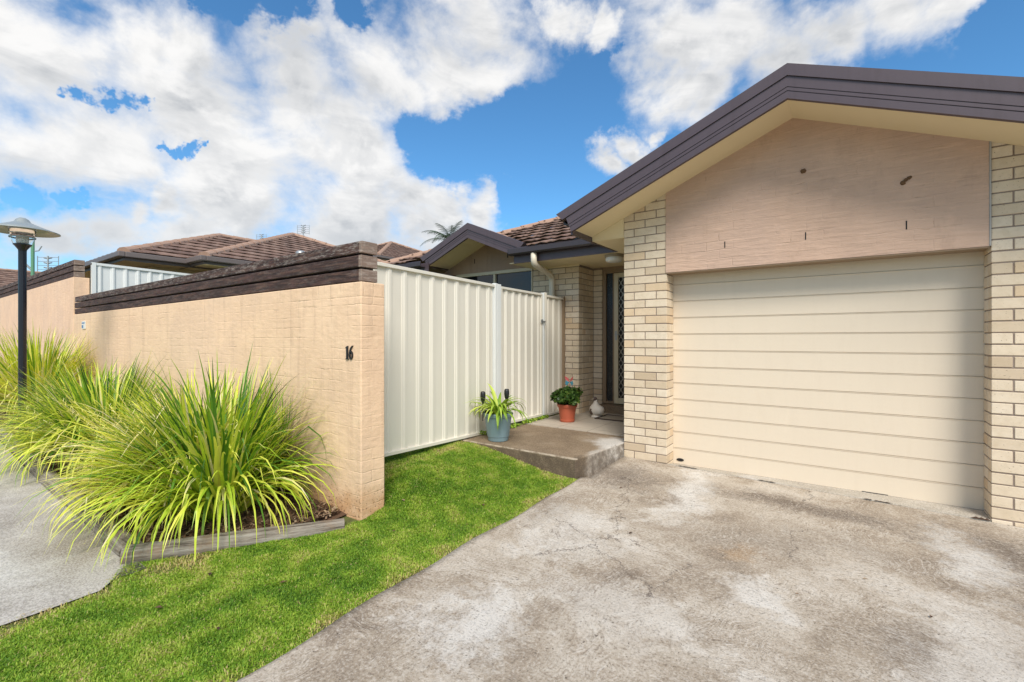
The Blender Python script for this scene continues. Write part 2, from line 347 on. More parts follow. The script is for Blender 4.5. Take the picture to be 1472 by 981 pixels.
M_teal = painted('ornament_teal', (.05, .22, .30), rough=.5); M_red = painted('ornament_red', (.45, .07, .07), rough=.5)
M_ywall = painted('cream_render', (.66, .54, .33), rough=.8)
def m_glass(t, bs):
    bs.inputs['Base Color'].default_value = (.012, .014, .016, 1); bs.inputs['Roughness'].default_value = .04
    bs.inputs['Specular IOR Level'].default_value = .6
M_glass = mat('window_glass', m_glass)
def m_clear(t, bs):
    bs.inputs['Base Color'].default_value = (.95, .97, .97, 1); bs.inputs['Roughness'].default_value = .03
    bs.inputs['Transmission Weight'].default_value = 1; bs.inputs['IOR'].default_value = 1.15
M_clear = mat('clear_globe', m_clear)
def m_obscure(t, bs):
    p = geo_pos(t); n = t.noise(p, 55, 3, .6)
    L(t, bs.inputs['Base Color'], t.mix(t.smooth(n, .55, .7), (.015, .018, .022), (.10, .11, .12))); bs.inputs['Roughness'].default_value = .12
    L(t, bs.inputs['Normal'], t.bump(n, .6, .01))
M_obsc = mat('obscure_glass', m_obscure)

# ------------------------------------------------------------------ world
w = bpy.data.worlds.new('World'); scene.world = w; w.use_nodes = True
t = NT(w.node_tree); bg = t.n['Background']
sky = t.node('ShaderNodeTexSky', sky_type='NISHITA', sun_disc=False); sky.sun_elevation = R(SUN_EL); sky.sun_rotation = R(SUN_ROT)
sky.air_density = 1.0; sky.dust_density = .3; sky.ozone_density = 2.5
SKYS = .135
bg.inputs['Strength'].default_value = SKYS
dirv = t.node('ShaderNodeTexCoord').outputs['Generated']
def pdir(px, py):
    u = (px - 736) / 668; v = (488 - py) / 668
    a = R(35.5); F = Vector((-math.sin(a), math.cos(a), 0)); Rt = Vector((math.cos(a), math.sin(a), 0))
    return (F + Rt * u + Vector((0, 0, v))).normalized()
wq = t.noise(dirv, 5.5, 6, .62, out=1)
wdir = t.node('ShaderNodeVectorMath', operation='ADD', ins={0: dirv, 1: t.node('ShaderNodeVectorMath', operation='MULTIPLY', ins={0: t.node('ShaderNodeVectorMath', operation='SUBTRACT', ins={0: wq, 1: (.5, .5, .5)}).outputs[0], 1: (.20, .20, .20)}).outputs[0]}).outputs[0]
def capfield(caps):
    f = None
    for px, py, r in caps:
        c = pdir(px, py); rr = (pdir(px + r * .7, py + r * .7) - pdir(px - r * .7, py - r * .7)).length / 2
        dd = t.node('ShaderNodeVectorMath', operation='DISTANCE', ins={0: wdir, 1: tuple(c)}).outputs['Value']
        g = t.math('SUBTRACT', 1., t.math('DIVIDE', dd, rr))
        f = g if f is None else t.math('SMOOTH_MAX', f, g, .12)
    return f
clouds = [(60, 60, 190), (230, 60, 130), (120, 210, 160), (260, 170, 190), (420, 120, 130), (330, 270, 190), (500, 230, 150), (480, 320, 160), (620, 310, 110), (690, 302, 55), (560, 110, 130), (650, 90, 120), (690, 30, 110),
          (800, 10, 45), (850, 15, 40), (975, 55, 90), (1050, 40, 105), (960, 120, 70), (1000, 130, 65), (1120, 90, 80), (900, 200, 34), (870, 232, 30), (935, 185, 26), (1200, 50, 75), (1290, 20, 90), (1390, 0, 80), (150, 330, 110), (60, 340, 80), (280, 340, 120), (235, 285, 80), (180, 300, 70),
          (-150, 150, 260), (-120, 420, 200), (350, -160, 260), (1000, -220, 260), (1800, 300, 300)]
holes = [(92, 118, 18), (115, 126, 26), (140, 138, 26), (165, 148, 24), (188, 160, 16), (30, 272, 42), (65, 283, 30), (207, 205, 15), (226, 211, 18), (246, 213, 19), (266, 213, 18), (284, 210, 13), (350, 5, 55), (420, 25, 68), (500, 15, 50), (300, -5, 45), (860, 85, 40), (640, 215, 75), (720, 190, 90), (820, 170, 70), (760, 260, 60), (1420, 90, 60)]
cf = capfield(clouds); hf = capfield(holes)
elev = t.node('ShaderNodeSeparateXYZ', ins={0: dirv}).outputs[2]
back = t.node('ShaderNodeVectorMath', operation='DOT_PRODUCT', ins={0: dirv, 1: (-.5807, .8141, 0)}).outputs['Value']
gen = t.math('SUBTRACT', t.math('MULTIPLY', t.noise(dirv, 2.2, 3, .5), 2.2), .80)
gen = t.math('SUBTRACT', gen, t.math('MULTIPLY', t.smooth(back, .05, .35), 3))
cf = t.math('MAXIMUM', cf, gen)
dist = t.mapping(dirv, (1, 1, 1.5))
n1 = t.noise(dist, 6.0, 8, .56, .3); n2 = t.noise(dist, 17, 7, .62, .2); n3 = t.noise(dist, 2.6, 4, .55)
nz = t.math('SUBTRACT', t.math('ADD', t.math('MULTIPLY', n1, .8), t.math('MULTIPLY', n2, .28)), .54)
dens = t.math('ADD', t.math('MULTIPLY', cf, .9), t.math('MULTIPLY', nz, 1.7))
hole = t.smooth(t.math('ADD', hf, t.math('MULTIPLY', nz, -1.7)), .0, .85)
dens = t.math('SUBTRACT', dens, t.math('MULTIPLY', hole, .95))
alpha = t.smooth(dens, -.08, .66)
thick = t.smooth(dens, .15, 1.2)
m1 = t.noise(t.mapping(dirv, (1, 1, 2.6)), 3.6, 8, .58, .8)
n1s = t.noise(t.node('ShaderNodeVectorMath', operation='ADD', ins={0: dist, 1: (sd.x * .022, sd.y * .022, .028)}).outputs[0], 6.0, 8, .56, .3)
rel = t.math('SUBTRACT', n1, n1s)
shade = t.math('ADD', t.math('MULTIPLY', t.smooth(m1, .36, .62), .60), t.math('MULTIPLY', t.smooth(rel, -.08, .08), .40))
shade = t.math('SUBTRACT', 1., t.math('MULTIPLY', t.math('SUBTRACT', 1., shade), t.math('ADD', t.math('MULTIPLY', thick, .80), .30)))
low = t.smooth(elev, .28, .0)
K = 1 / SKYS
cl = t.mix(shade, (.36 * K, .38 * K, .405 * K), (.80 * K, .79 * K, .775 * K))
cl = t.mix(t.math('MULTIPLY', low, .65), cl, (.42 * K, .47 * K, .53 * K))
skyc = t.mix(1., sky.outputs[0], (.50, .88, 1.06), 'MULTIPLY')
L(t, bg.inputs['Color'], t.mix(t.math('MULTIPLY', alpha, .97), skyc, cl))

# ------------------------------------------------------------------ mesh helpers
class MB:
    def __init__(s): s.v = []; s.f = []; s.uv = []; s.t = []; s.m = []
    def quad(s, pts, tint=.5, uv=None, mi=0):
        i = len(s.v); s.v += [tuple(p) for p in pts]; s.f.append(tuple(range(i, i + len(pts))))
        s.uv.append(uv); s.t.append(tint); s.m.append(mi)
    def box(s, a, b, tint=.5, ch=0, mi=0):
        x0, y0, z0 = a; x1, y1, z1 = b
        if ch <= 0:
            V = [(x0, y0, z0), (x1, y0, z0), (x1, y1, z0), (x0, y1, z0), (x0, y0, z1), (x1, y0, z1), (x1, y1, z1), (x0, y1, z1)]
            F = [(0, 3, 2, 1), (4, 5, 6, 7), (0, 1, 5, 4), (1, 2, 6, 5), (2, 3, 7, 6), (3, 0, 4, 7)]
        else:
            c = ch; V = []; idx = {}
            for ix, X in enumerate((x0, x1)):
                for iy, Y in enumerate((y0, y1)):
                    for iz, Z in enumerate((z0, z1)):
                        sx, sy, sz = (1, -1)[ix], (1, -1)[iy], (1, -1)[iz]
                        idx[ix, iy, iz] = len(V)
                        V += [(X, Y + sy * c, Z + sz * c), (X + sx * c, Y, Z + sz * c), (X + sx * c, Y + sy * c, Z)]
            g = lambda ix, iy, iz, k: idx[ix, iy, iz] + k
            F = []
            for ix in (0, 1): F.append([g(ix, 0, 0, 0), g(ix, 1, 0, 0), g(ix, 1, 1, 0), g(ix, 0, 1, 0)])
            for iy in (0, 1): F.append([g(0, iy, 0, 1), g(1, iy, 0, 1), g(1, iy, 1, 1), g(0, iy, 1, 1)])
            for iz in (0, 1): F.append([g(0, 0, iz, 2), g(1, 0, iz, 2), g(1, 1, iz, 2), g(0, 1, iz, 2)])
            for a1 in (0, 1):
                for b1 in (0, 1):
                    F.append([g(a1, b1, 0, 0), g(a1, b1, 1, 0), g(a1, b1, 1, 1), g(a1, b1, 0, 1)])
                    F.append([g(a1, 0, b1, 0), g(a1, 1, b1, 0), g(a1, 1, b1, 2), g(a1, 0, b1, 2)])
                    F.append([g(0, a1, b1, 1), g(1, a1, b1, 1), g(1, a1, b1, 2), g(0, a1, b1, 2)])
            for ix in (0, 1):
                for iy in (0, 1):
                    for iz in (0, 1): F.append([g(ix, iy, iz, k) for k in range(3)])
            cen = Vector(((x0 + x1) / 2, (y0 + y1) / 2, (z0 + z1) / 2)); G = []
            for f in F:
                p = [Vector(V[i]) for i in f]; n = (p[1] - p[0]).cross(p[2] - p[0]); m = sum(p, Vector()) / len(p)
                G.append(f if n.dot(m - cen) > 0 else f[::-1])
            F = G
        i = len(s.v); s.v += V
        for f in F:
            s.f.append(tuple(i + k for k in f)); s.uv.append(None); s.t.append(tint); s.m.append(mi)
    def prism(s, poly, d, tint=.5, mi=0):
        """poly: list of 3D pts, d: extrusion vector"""
        n = len(poly); i = len(s.v); d = Vector(d)
        P = [Vector(p) for p in poly]; s.v += [tuple(p) for p in P] + [tuple(p + d) for p in P]
        F = [tuple(range(n))[::-1], tuple(range(n, 2 * n))] + [(k, (k + 1) % n, n + (k + 1) % n, n + k) for k in range(n)]
        nrm = (P[1] - P[0]).cross(P[2] - P[0])
        if nrm.dot(d) < 0: F = [f[::-1] for f in F]
        for f in F:
            s.f.append(tuple(i + k for k in f)); s.uv.append(None); s.t.append(tint); s.m.append(mi)
    def tube(s, pts, r, seg=10, caps=True, tint=.5):
        pts = [Vector(p) for p in pts]; rs = r if isinstance(r, (list, tuple)) else [r] * len(pts)
        i0 = len(s.v); prev = None
        for k, p in enumerate(pts):
            d = (pts[min(k + 1, len(pts) - 1)] - pts[max(k - 1, 0)]).normalized()
            a = prev if prev is not None else (Vector((0, 0, 1)) if abs(d.z) < .9 else Vector((1, 0, 0)))
            a = (a - d * a.dot(d)).normalized(); prev = a; b = d.cross(a)
            for q in range(seg):
                th = 2 * PI * q / seg; s.v.append(tuple(p + (a * math.cos(th) + b * math.sin(th)) * rs[k]))
        def add(f): s.f.append(f); s.uv.append(None); s.t.append(tint); s.m.append(0)
        for k in range(len(pts) - 1):
            for q in range(seg):
                A = i0 + k * seg + q; B = i0 + k * seg + (q + 1) % seg; add((A, B, B + seg, A + seg))
        if caps:
            add(tuple(i0 + q for q in range(seg))[::-1]); e = i0 + (len(pts) - 1) * seg; add(tuple(e + q for q in range(seg)))
    def lathe(s, c, prof, seg=32, tint=.5, start=0):
        i0 = len(s.v)
        for r, z in prof:
            for q in range(seg):
                th = 2 * PI * q / seg; s.v.append((c[0] + r * math.cos(th), c[1] + r * math.sin(th), c[2] + z))
        for k in range(len(prof) - 1):
            for q in range(seg):
                A = i0 + k * seg + q; B = i0 + k * seg + (q + 1) % seg
                s.f.append((A, B, B + seg, A + seg)); s.uv.append(None); s.t.append(tint); s.m.append(0)
    def build(s, name, m, parent=None, smooth=False, bevel=0, uvauto=False):
        me = bpy.data.meshes.new(name); me.from_pydata(s.v, [], s.f)
        ms = m if isinstance(m, (list, tuple)) else [m]
        for x in ms: me.materials.append(x)
        at = me.attributes.new('tint', 'FLOAT', 'FACE'); at.data.foreach_set('value', np.array(s.t, dtype=np.float32))
        if len(ms) > 1: me.polygons.foreach_set('material_index', s.m)
        if uvauto:
            uvl = me.uv_layers.new(name='UVMap')
            for p in me.polygons:
                n = p.normal
                for li in p.loop_indices:
                    co = me.vertices[me.loops[li].vertex_index].co
                    if abs(n.z) > .7: uv = (co.x, co.y)
                    elif abs(n.y) > abs(n.x): uv = (co.x, co.z)
                    else: uv = (co.y + .06, co.z)
                    uvl.data[li].uv = uv
        if smooth: me.polygons.foreach_set('use_smooth', [True] * len(me.polygons))
        me.update(); o = bpy.data.objects.new(name, me); COL.objects.link(o)
        if parent is not None:
            o.parent = parent; W = Matrix.Translation(parent_world(parent)); o.matrix_parent_inverse = W.inverted()
        if bevel:
            b = o.modifiers.new('bevel', 'BEVEL'); b.width = bevel; b.segments = 2; b.limit_method = 'ANGLE'; b.angle_limit = R(40)
        return o
def parent_world(p):
    v = Vector(p.location)
    q = p.parent
    if q is not None and p.type != 'EMPTY': v = parent_world(q) if p.location.length == 0 else v
    return Vector((0, 0, 0)) if p.type != 'EMPTY' else v

def tag(o, label=None, cat=None, group=None, kind=None):
    if label: o['label'] = label
    if cat: o['category'] = cat
    if group: o['group'] = group
    if kind: o['kind'] = kind
    return o
def thing(name, label, cat, loc, group=None):
    o = bpy.data.objects.new(name, None); COL.objects.link(o); o.location = loc; o.empty_display_size = .1
    return tag(o, label, cat, group)
def mb_box(a, b, **k): m = MB(); m.box(a, b, **k); return m

# ------------------------------------------------------------------ terrain
def ss(x): x = np.clip(x, 0, 1); return x * x * (3 - 2 * x)
def H(x, y):
    x = np.asarray(x, float); y = np.asarray(y, float)
    base = -.07 + .02 * np.clip(y - .5, 0, 4.37)
    tilt = -.024 * (np.clip(x, -2.6, 1.6) + .5) * ss((y - 1.6) / 3.0)
    rise = .165 * ss((-2.15 - x) / 1.25) * ss((y - 2.15) / .85)
    left = .055 * np.clip(-6.5 - x, 0, 14)
    back = .10 * ss((y - 12) / 20)
    under = ((x > -3.47) & (x < -1.99) & (y > 3.98) & (y < 7)) | ((x > -1.9) & (x < 1.5) & (y > 4.95) & (y < 12))
    return base + tilt + rise + left + back - .25 * under
def h1(x, y): return float(H(x, y))
def axis(lo, hi, fine, step):
    a = [-900, -300, -120, -60, -35]; b = [35, 60, 120, 300, 900]
    mid = list(np.arange(lo, hi + 1e-6, step)); fi = list(np.arange(fine[0], fine[1] + 1e-6, .08))
    return np.unique(np.round(np.array([v for v in a if v < lo] + mid + fi + [v for v in b if v > hi]), 4))
AX = axis(-24, 12, (-4.6, 1.6), 1.0); AY = axis(-10, 24, (-.5, 5.2), 1.0)
def sheet(name, m, x0, x1, y0, y1, dz, edge=None, kind='structure', skirt=0):
    xs = np.unique(np.concatenate([[x0], AX[(AX > x0) & (AX < x1)], [x1]])); ys = np.unique(np.concatenate([[y0], AY[(AY > y0) & (AY < y1)], [y1]]))
    X, Y = np.meshgrid(xs, ys); 
    if edge is not None: X = edge(X, Y, xs)
    Z = H(X, Y) + dz; nx, ny = len(xs), len(ys)
    V = np.stack([X.ravel(), Y.ravel(), Z.ravel()], 1).tolist(); F = [(j * nx + i, j * nx + i + 1, (j + 1) * nx + i + 1, (j + 1) * nx + i) for j in range(ny - 1) for i in range(nx - 1)]
    if skirt:
        b = len(V); rim = [j * nx for j in range(ny)][::-1] + list(range(nx)) + [j * nx + nx - 1 for j in range(1, ny)] + [(ny - 1) * nx + i for i in range(nx - 2, -1, -1)]
        V += [(V[r][0], V[r][1], V[r][2] - skirt) for r in rim]
        for k in range(len(rim) - 1): F.append((rim[k], b + k, b + k + 1, rim[k + 1]))
    me = bpy.data.meshes.new(name); me.from_pydata(V, [], F); me.materials.append(m); me.polygons.foreach_set('use_smooth', [True] * len(F)); me.update()
    o = bpy.data.objects.new(name, me); COL.objects.link(o); tag(o, kind=kind); return o
sheet('ground', M_turf, -900, 900, -900, 900, -.012)
def dedge(y): return -2.04 + .018 * math.sin(y * 2.3) + .012 * math.sin(y * 7.1)
def drive_edge(X, Y, xs):
    X = X.copy(); X[:, 0] = [dedge(y) for y in Y[:, 0]]; return X
sheet('driveway', M_drive, -2.035, 6.0, -9, 4.868, .006, edge=drive_edge, skirt=.08)
XR = -3.40
def redge(y): return XR + .012 * math.sin(y * 3.1)
def road_edge(X, Y, xs):
    X = X.copy(); X[:, -1] = [redge(y) - 1.5 * max(0, y - .80) for y in Y[:, 0]]; return X
sheet('road', M_road, -40, XR, -9, 1.02, .0, edge=road_edge)
# garden bed soil (raised slightly)
def bed():
    xs = list(np.arange(-13, -3.22, .1)) + [-3.16]; V = []; F = []; ny = 8
    for x in xs:
        y0 = 1.08 if x < -3.68 else 1.04 + (x + 3.70) * 1.56
        y0 = min(y0, 2.15)
        for k in range(ny): y = y0 + (2.22 - y0) * k / (ny - 1); V.append((x, y, h1(x, y) + .035 * min(1, k / 2) - .012 * (k == 0) - .03 * min(1, max(0, (x + 3.40) / .2))))
    for i in range(len(xs) - 1):
        for k in range(ny - 1): F.append((i * ny + k, (i + 1) * ny + k, (i + 1) * ny + k + 1, i * ny + k + 1))
    me = bpy.data.meshes.new('garden_bed'); me.from_pydata(V, [], F); me.materials.append(M_soil); o = bpy.data.objects.new('garden_bed', me); COL.objects.link(o); tag(o, kind='structure')
bed()
# porch
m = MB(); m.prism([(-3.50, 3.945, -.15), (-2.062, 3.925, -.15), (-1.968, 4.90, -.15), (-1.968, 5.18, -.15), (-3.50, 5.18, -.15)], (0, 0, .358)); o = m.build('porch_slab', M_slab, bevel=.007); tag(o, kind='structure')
m = MB(); m.box((-3.50, 5.182, -.15), (-1.967, 6.79, .218)); o = m.build('porch_floor', M_tile); tag(o, kind='structure')
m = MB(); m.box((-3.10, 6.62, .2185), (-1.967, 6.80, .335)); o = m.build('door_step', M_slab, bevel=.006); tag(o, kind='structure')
m = MB(); xs_ = np.linspace(-1.495, .888, 25)
for a_, b_ in zip(xs_[:-1], xs_[1:]):
    za, zb = max(h1(a_, 4.86) + .012, .004), max(h1(b_, 4.86) + .012, .004)
    m.quad([(a_, 4.862, za), (b_, 4.862, zb), (b_, 5.08, .006), (a_, 5.08, .006)]); m.quad([(a_, 5.08, .006), (b_, 5.08, .006), (b_, 5.3, -.004), (a_, 5.3, -.004)]); m.quad([(a_, 4.862, -.12), (b_, 4.862, -.12), (b_, 4.862, zb), (a_, 4.862, za)])
o = m.build('garage_threshold', M_thresh); tag(o, kind='structure')
m = MB(); random.seed(11)
for x_ in (-1.36, -1.27, -.62, .15, .22, .80):
    for k in range(3):
        xx = x_ + .03 * k + .02 * random.random(); w_ = .012 + .03 * random.random(); m.quad([(xx - w_, 4.856, h1(xx, 4.85) + .016), (xx, 4.850, h1(xx, 4.85) + .016), (xx + w_, 4.857, h1(xx, 4.85) + .016), (xx, 4.868, max(h1(xx, 4.86), -.004) + .017)], .05)
tag(m.build('joint_debris', M_chip), 'dark grit caught in the joint in front of the garage door', 'debris', kind='stuff')

# ------------------------------------------------------------------ grass lawn
def grass(name, n, region, hmin, hmax, label=None):
    X = []; 
    x0, x1, y0, y1 = region
    P = rng.random((n * 2, 2)) * [x1 - x0, y1 - y0] + [x0, y0]
    de = -2.04 + .018 * np.sin(P[:, 1] * 2.3) + .012 * np.sin(P[:, 1] * 7.1) + .035 * rng.random(len(P)) ** 2 - .01 + .03 * (np.sin(P[:, 1] * 19) > .55) * rng.random(len(P))
    re_ = XR - .03 * rng.random(len(P))
    re_ = re_ - 1.5 * np.maximum(0, P[:, 1] - .80); keep = (P[:, 0] < de) & ((P[:, 0] > re_) | (P[:, 1] > 1.05))
    keep &= ~((P[:, 0] < -2.99) & (P[:, 1] > 2.195) & (P[:, 1] < 2.44)); keep &= ~((P[:, 0] < -3.02) & (P[:, 1] > 2.1) & (P[:, 1] < 2.44))
    # bed boundary: diagonal log from (-3.70,1.02) to (-3.02,2.08)
    s = (P[:, 0] + 3.70) * (2.08 - 1.02) - (P[:, 1] - 1.02) * (-3.02 + 3.70)
    keep &= ~((s < .06) & (P[:, 1] > .98) & (P[:, 1] < 2.3) & (P[:, 0] < -3.0))
    keep &= ~((P[:, 1] > 3.92) & (P[:, 0] < -1.98) & (P[:, 0] > -3.5))
    # worn strip at the road edge and near porch
    wn = np.array([mnoise.noise(Vector((a * 2.2, b * 2.2, 3))) for a, b in P])
    wn2 = np.array([mnoise.noise(Vector((a * 7, b * 7, 9))) for a, b in P])
    edge = np.minimum(np.abs(P[:, 0] - XR), np.abs(P[:, 0] - de))
    edge2 = np.where(P[:, 1] > 3.3, np.abs(3.93 - P[:, 1]), 9)
    e = np.minimum(edge, edge2)
    dry = np.clip(1 - e / .16, 0, 1) * .95 + np.clip(wn2 * 1.4, -.15, .30) 
    worn = (P[:, 0] < -3.1) & (P[:, 1] < 1.3); dry = dry + worn * np.clip(wn * 1.5 + .25, 0, .6) * np.clip((-3.05 - P[:, 0]) / .3, 0, 1)
    keep &= rng.random(len(P)) > np.clip((dry - .35) * 1.3, 0, .85)
    P = P[keep][:n]; dry = dry[keep][:n]; wn = wn[keep][:n]; wn2 = wn2[keep][:n]; n = len(P)
    z = H(P[:, 0], P[:, 1]) - .012
    hh = (hmin + (hmax - hmin) * rng.random(n) ** 1.5) * (1 + .5 * wn2); az = rng.random(n) * 2 * PI; lean = .25 + rng.random(n) * 1.0
    w_ = .0014 + .0016 * rng.random(n)
    dx, dy = np.cos(az), np.sin(az); sx, sy = -dy * w_, dx * w_
    b = np.stack([P[:, 0], P[:, 1], z], 1); side = np.stack([sx, sy, 0 * sx], 1)
    mid = b + np.stack([dx * hh * lean * .35, dy * hh * lean * .35, hh * .62], 1)
    tip = b + np.stack([dx * hh * lean, dy * hh * lean, hh * (1.02 - .3 * lean)], 1)
    V = np.stack([b - side, b + side, mid - side * .9, mid + side * .9, tip], 1).reshape(-1, 3)
    base = (np.arange(n) * 5)[:, None]
    q = base + np.array([0, 1, 3, 2]); tr = base + np.array([2, 3, 4])
    loops = np.concatenate([q, tr], 1).ravel(); starts = (np.arange(n) * 7)[:, None] + np.array([0, 4]); 
    me = bpy.data.meshes.new(name); me.vertices.add(len(V)); me.vertices.foreach_set('co', V.ravel().astype(np.float32))
    me.loops.add(len(loops)); me.loops.foreach_set('vertex_index', loops.astype(np.int32)); me.polygons.add(2 * n); me.polygons.foreach_set('loop_start', starts.ravel().astype(np.int32))
    tint = np.clip(.42 + .22 * rng.standard_normal(n) * .8 + wn * .26 + wn2 * .20 + dry * .34, 0, 1); tint = np.where(rng.random(n) < .03 + .35 * np.clip(dry - .2, 0, 1), .93 + .07 * rng.random(n), tint)
    me.attributes.new('tint', 'FLOAT', 'FACE').data.foreach_set('value', np.repeat(tint, 2).astype(np.float32))
    me.materials.append(M_grass); me.update(); me.validate()
    o = bpy.data.objects.new(name, me); COL.objects.link(o); return o
g = grass('lawn_grass', 420000, (-3.74, -1.97, .0, 3.98), .008, .024)
tag(g, 'short bright green lawn between the painted wall and the concrete driveway', 'grass', kind='stuff')
g2 = grass('lawn_grass', 60000, (-3.45, -1.97, -1.8, .0), .012, .034)
tag(g2, 'short green lawn at the near end of the strip beside the driveway', 'grass', kind='stuff')

# dead leaf litter / twigs on lawn and drive (few)
m = MB()
for (x, y) in [(-2.9, 2.55), (-2.6, 2.2), (-2.75, 3.2), (-2.35, 2.9), (-3.05, 1.2), (-2.6, 1.4), (-2.45, 1.0), (-2.9, .9), (.1, 3.3), (.35, 3.05), (-.2, 2.9), (-1.6, 3.9), (-1.2, 3.1), (.8, 3.6)]:
    a = random.random() * 6; z = h1(x, y) + .012; l = .012 + .012 * random.random()
    m.quad([(x - l * math.cos(a), y - l * math.sin(a), z), (x + .5 * l * math.sin(a), y - .5 * l * math.cos(a), z + .006), (x + l * math.cos(a), y + l * math.sin(a), z), (x - .5 * l * math.sin(a), y + .5 * l * math.cos(a), z + .004)], random.random())
tag(m.build('leaf_litter', M_chip), 'scattered dead leaf scraps on the lawn and driveway', 'leaves', kind='stuff')

# weeds strip along the fence at the porch
def leafball(mb, c, r, n, ls, tmin=0, tmax=1, flat=1.0, up=.4, shell=.55):
    for _ in range(n):
        d = Vector(rng.standard_normal(3)).normalized(); rr = shell + (1 - shell) * random.random() ** .5
        p = Vector(c) + Vector((d.x * r[0], d.y * r[1], d.z * r[2])) * rr
        n_ = (d + Vector(rng.standard_normal(3)) * .5 + Vector((0, 0, up))).normalized()
        a = n_.orthogonal().normalized(); a = Matrix.Rotation(random.random() * 6.28, 3, n_) @ a; b = n_.cross(a); s = ls * (.6 + .8 * random.random())
        mb.quad([p - a * s, p - a * s * .3 + b * s * .8 * flat, p + a * s * .7 + b * s * .6 * flat, p + a * s * 1.0, p + a * s * .7 - b * s * .6 * flat, p - a * s * .3 - b * s * .8 * flat], tmin + (tmax - tmin) * random.random())
m = MB()
for i in range(46):
    y = 4.25 + 1.5 * i / 46 + random.random() * .04
    if 5.0 < y < 5.1: continue
    leafball(m, (-3.475 + random.random() * .03, y, .225 + .02 * random.random()), (.03, .035, .028), 16, .012, 0, .9)
weeds = m.build('weed_strip', M_grass); tag(weeds, 'low green weeds growing along the foot of the cream gate beside the porch', 'weeds', kind='stuff')

# mulch chips
m = MB()
for _ in range(5200):
    x = -3.2 - 2.4 * random.random() ** 1.4; y = 1.12 + 1.06 * random.random()
    s = (x + 3.70) * (1.06) - (y - 1.02) * .68
    if s > -.05 or (x > -3.3 and y > 2.0 and False): continue
    a = random.random() * 6.28; l = .008 + .02 * random.random(); wd = .003 + .006 * random.random(); z = h1(x, y) + .038 + .012 * random.random(); ti = random.uniform(-.6, .6)
    dx, dy = math.cos(a), math.sin(a)
    m.quad([(x - dx * l - dy * wd, y - dy * l + dx * wd, z - ti * l), (x - dx * l + dy * wd, y - dy * l - dx * wd, z - ti * l), (x + dx * l + dy * wd, y + dy * l - dx * wd, z + ti * l), (x + dx * l - dy * wd, y + dy * l + dx * wd, z + ti * l)], random.random())
tag(m.build('bark_mulch', M_chip), 'brown bark mulch in the garden bed under the strappy plants', 'mulch', kind='stuff')

# ------------------------------------------------------------------ log edging
def log(name, a, b, r, label):
    a = Vector(a); b = Vector(b); d = b - a; L_ = d.length; n = 26; seg = 20
    m = MB(); pts = []; i0 = 0
    for k in range(n + 1):
        s = L_ * k / n
        for q in range(seg):
            th = 2 * PI * q / seg; rr = r * (1 + .13 * mnoise.noise(Vector((s * 1.5, math.cos(th) * 1.3, math.sin(th) * 1.3))) + .05 * mnoise.noise(Vector((s * .6, math.cos(th) * 7, math.sin(th) * 7))))
            m.v.append((s, rr * math.cos(th), rr * math.sin(th)))
    def add(f): m.f.append(f); m.uv.append(None); m.t.append(.5); m.m.append(0)
    for k in range(n):
        for q in range(seg):
            A = k * seg + q; B = k * seg + (q + 1) % seg; add((A, B, B + seg, A + seg))
    add(tuple(range(seg))[::-1]); add(tuple(n * seg + q for q in range(seg)))
    o = m.build(name, M_log, smooth=True); o.modifiers.new('es', 'EDGE_SPLIT').split_angle = R(50); o.location = a; o.rotation_euler = d.to_track_quat('X', 'Z').to_euler()
    return tag(o, label, 'log', 'weathered logs edging the garden bed')
log('edging_log', (-3.72, .97, -.030), (-3.01, 2.08, -.046), .064, 'weathered grey log edging the mulch nearest the lawn, running to the wall corner')
log('edging_log', (-3.80, 1.04, -.05), (-6.4, 1.08, -.03), .07, 'weathered grey log along the road edge under the drooping strappy leaves')
log('edging_log', (-6.45, 1.09, -.03), (-9.2, 1.10, .10), .07, 'weathered grey log farther along the road edge near the lamp post')

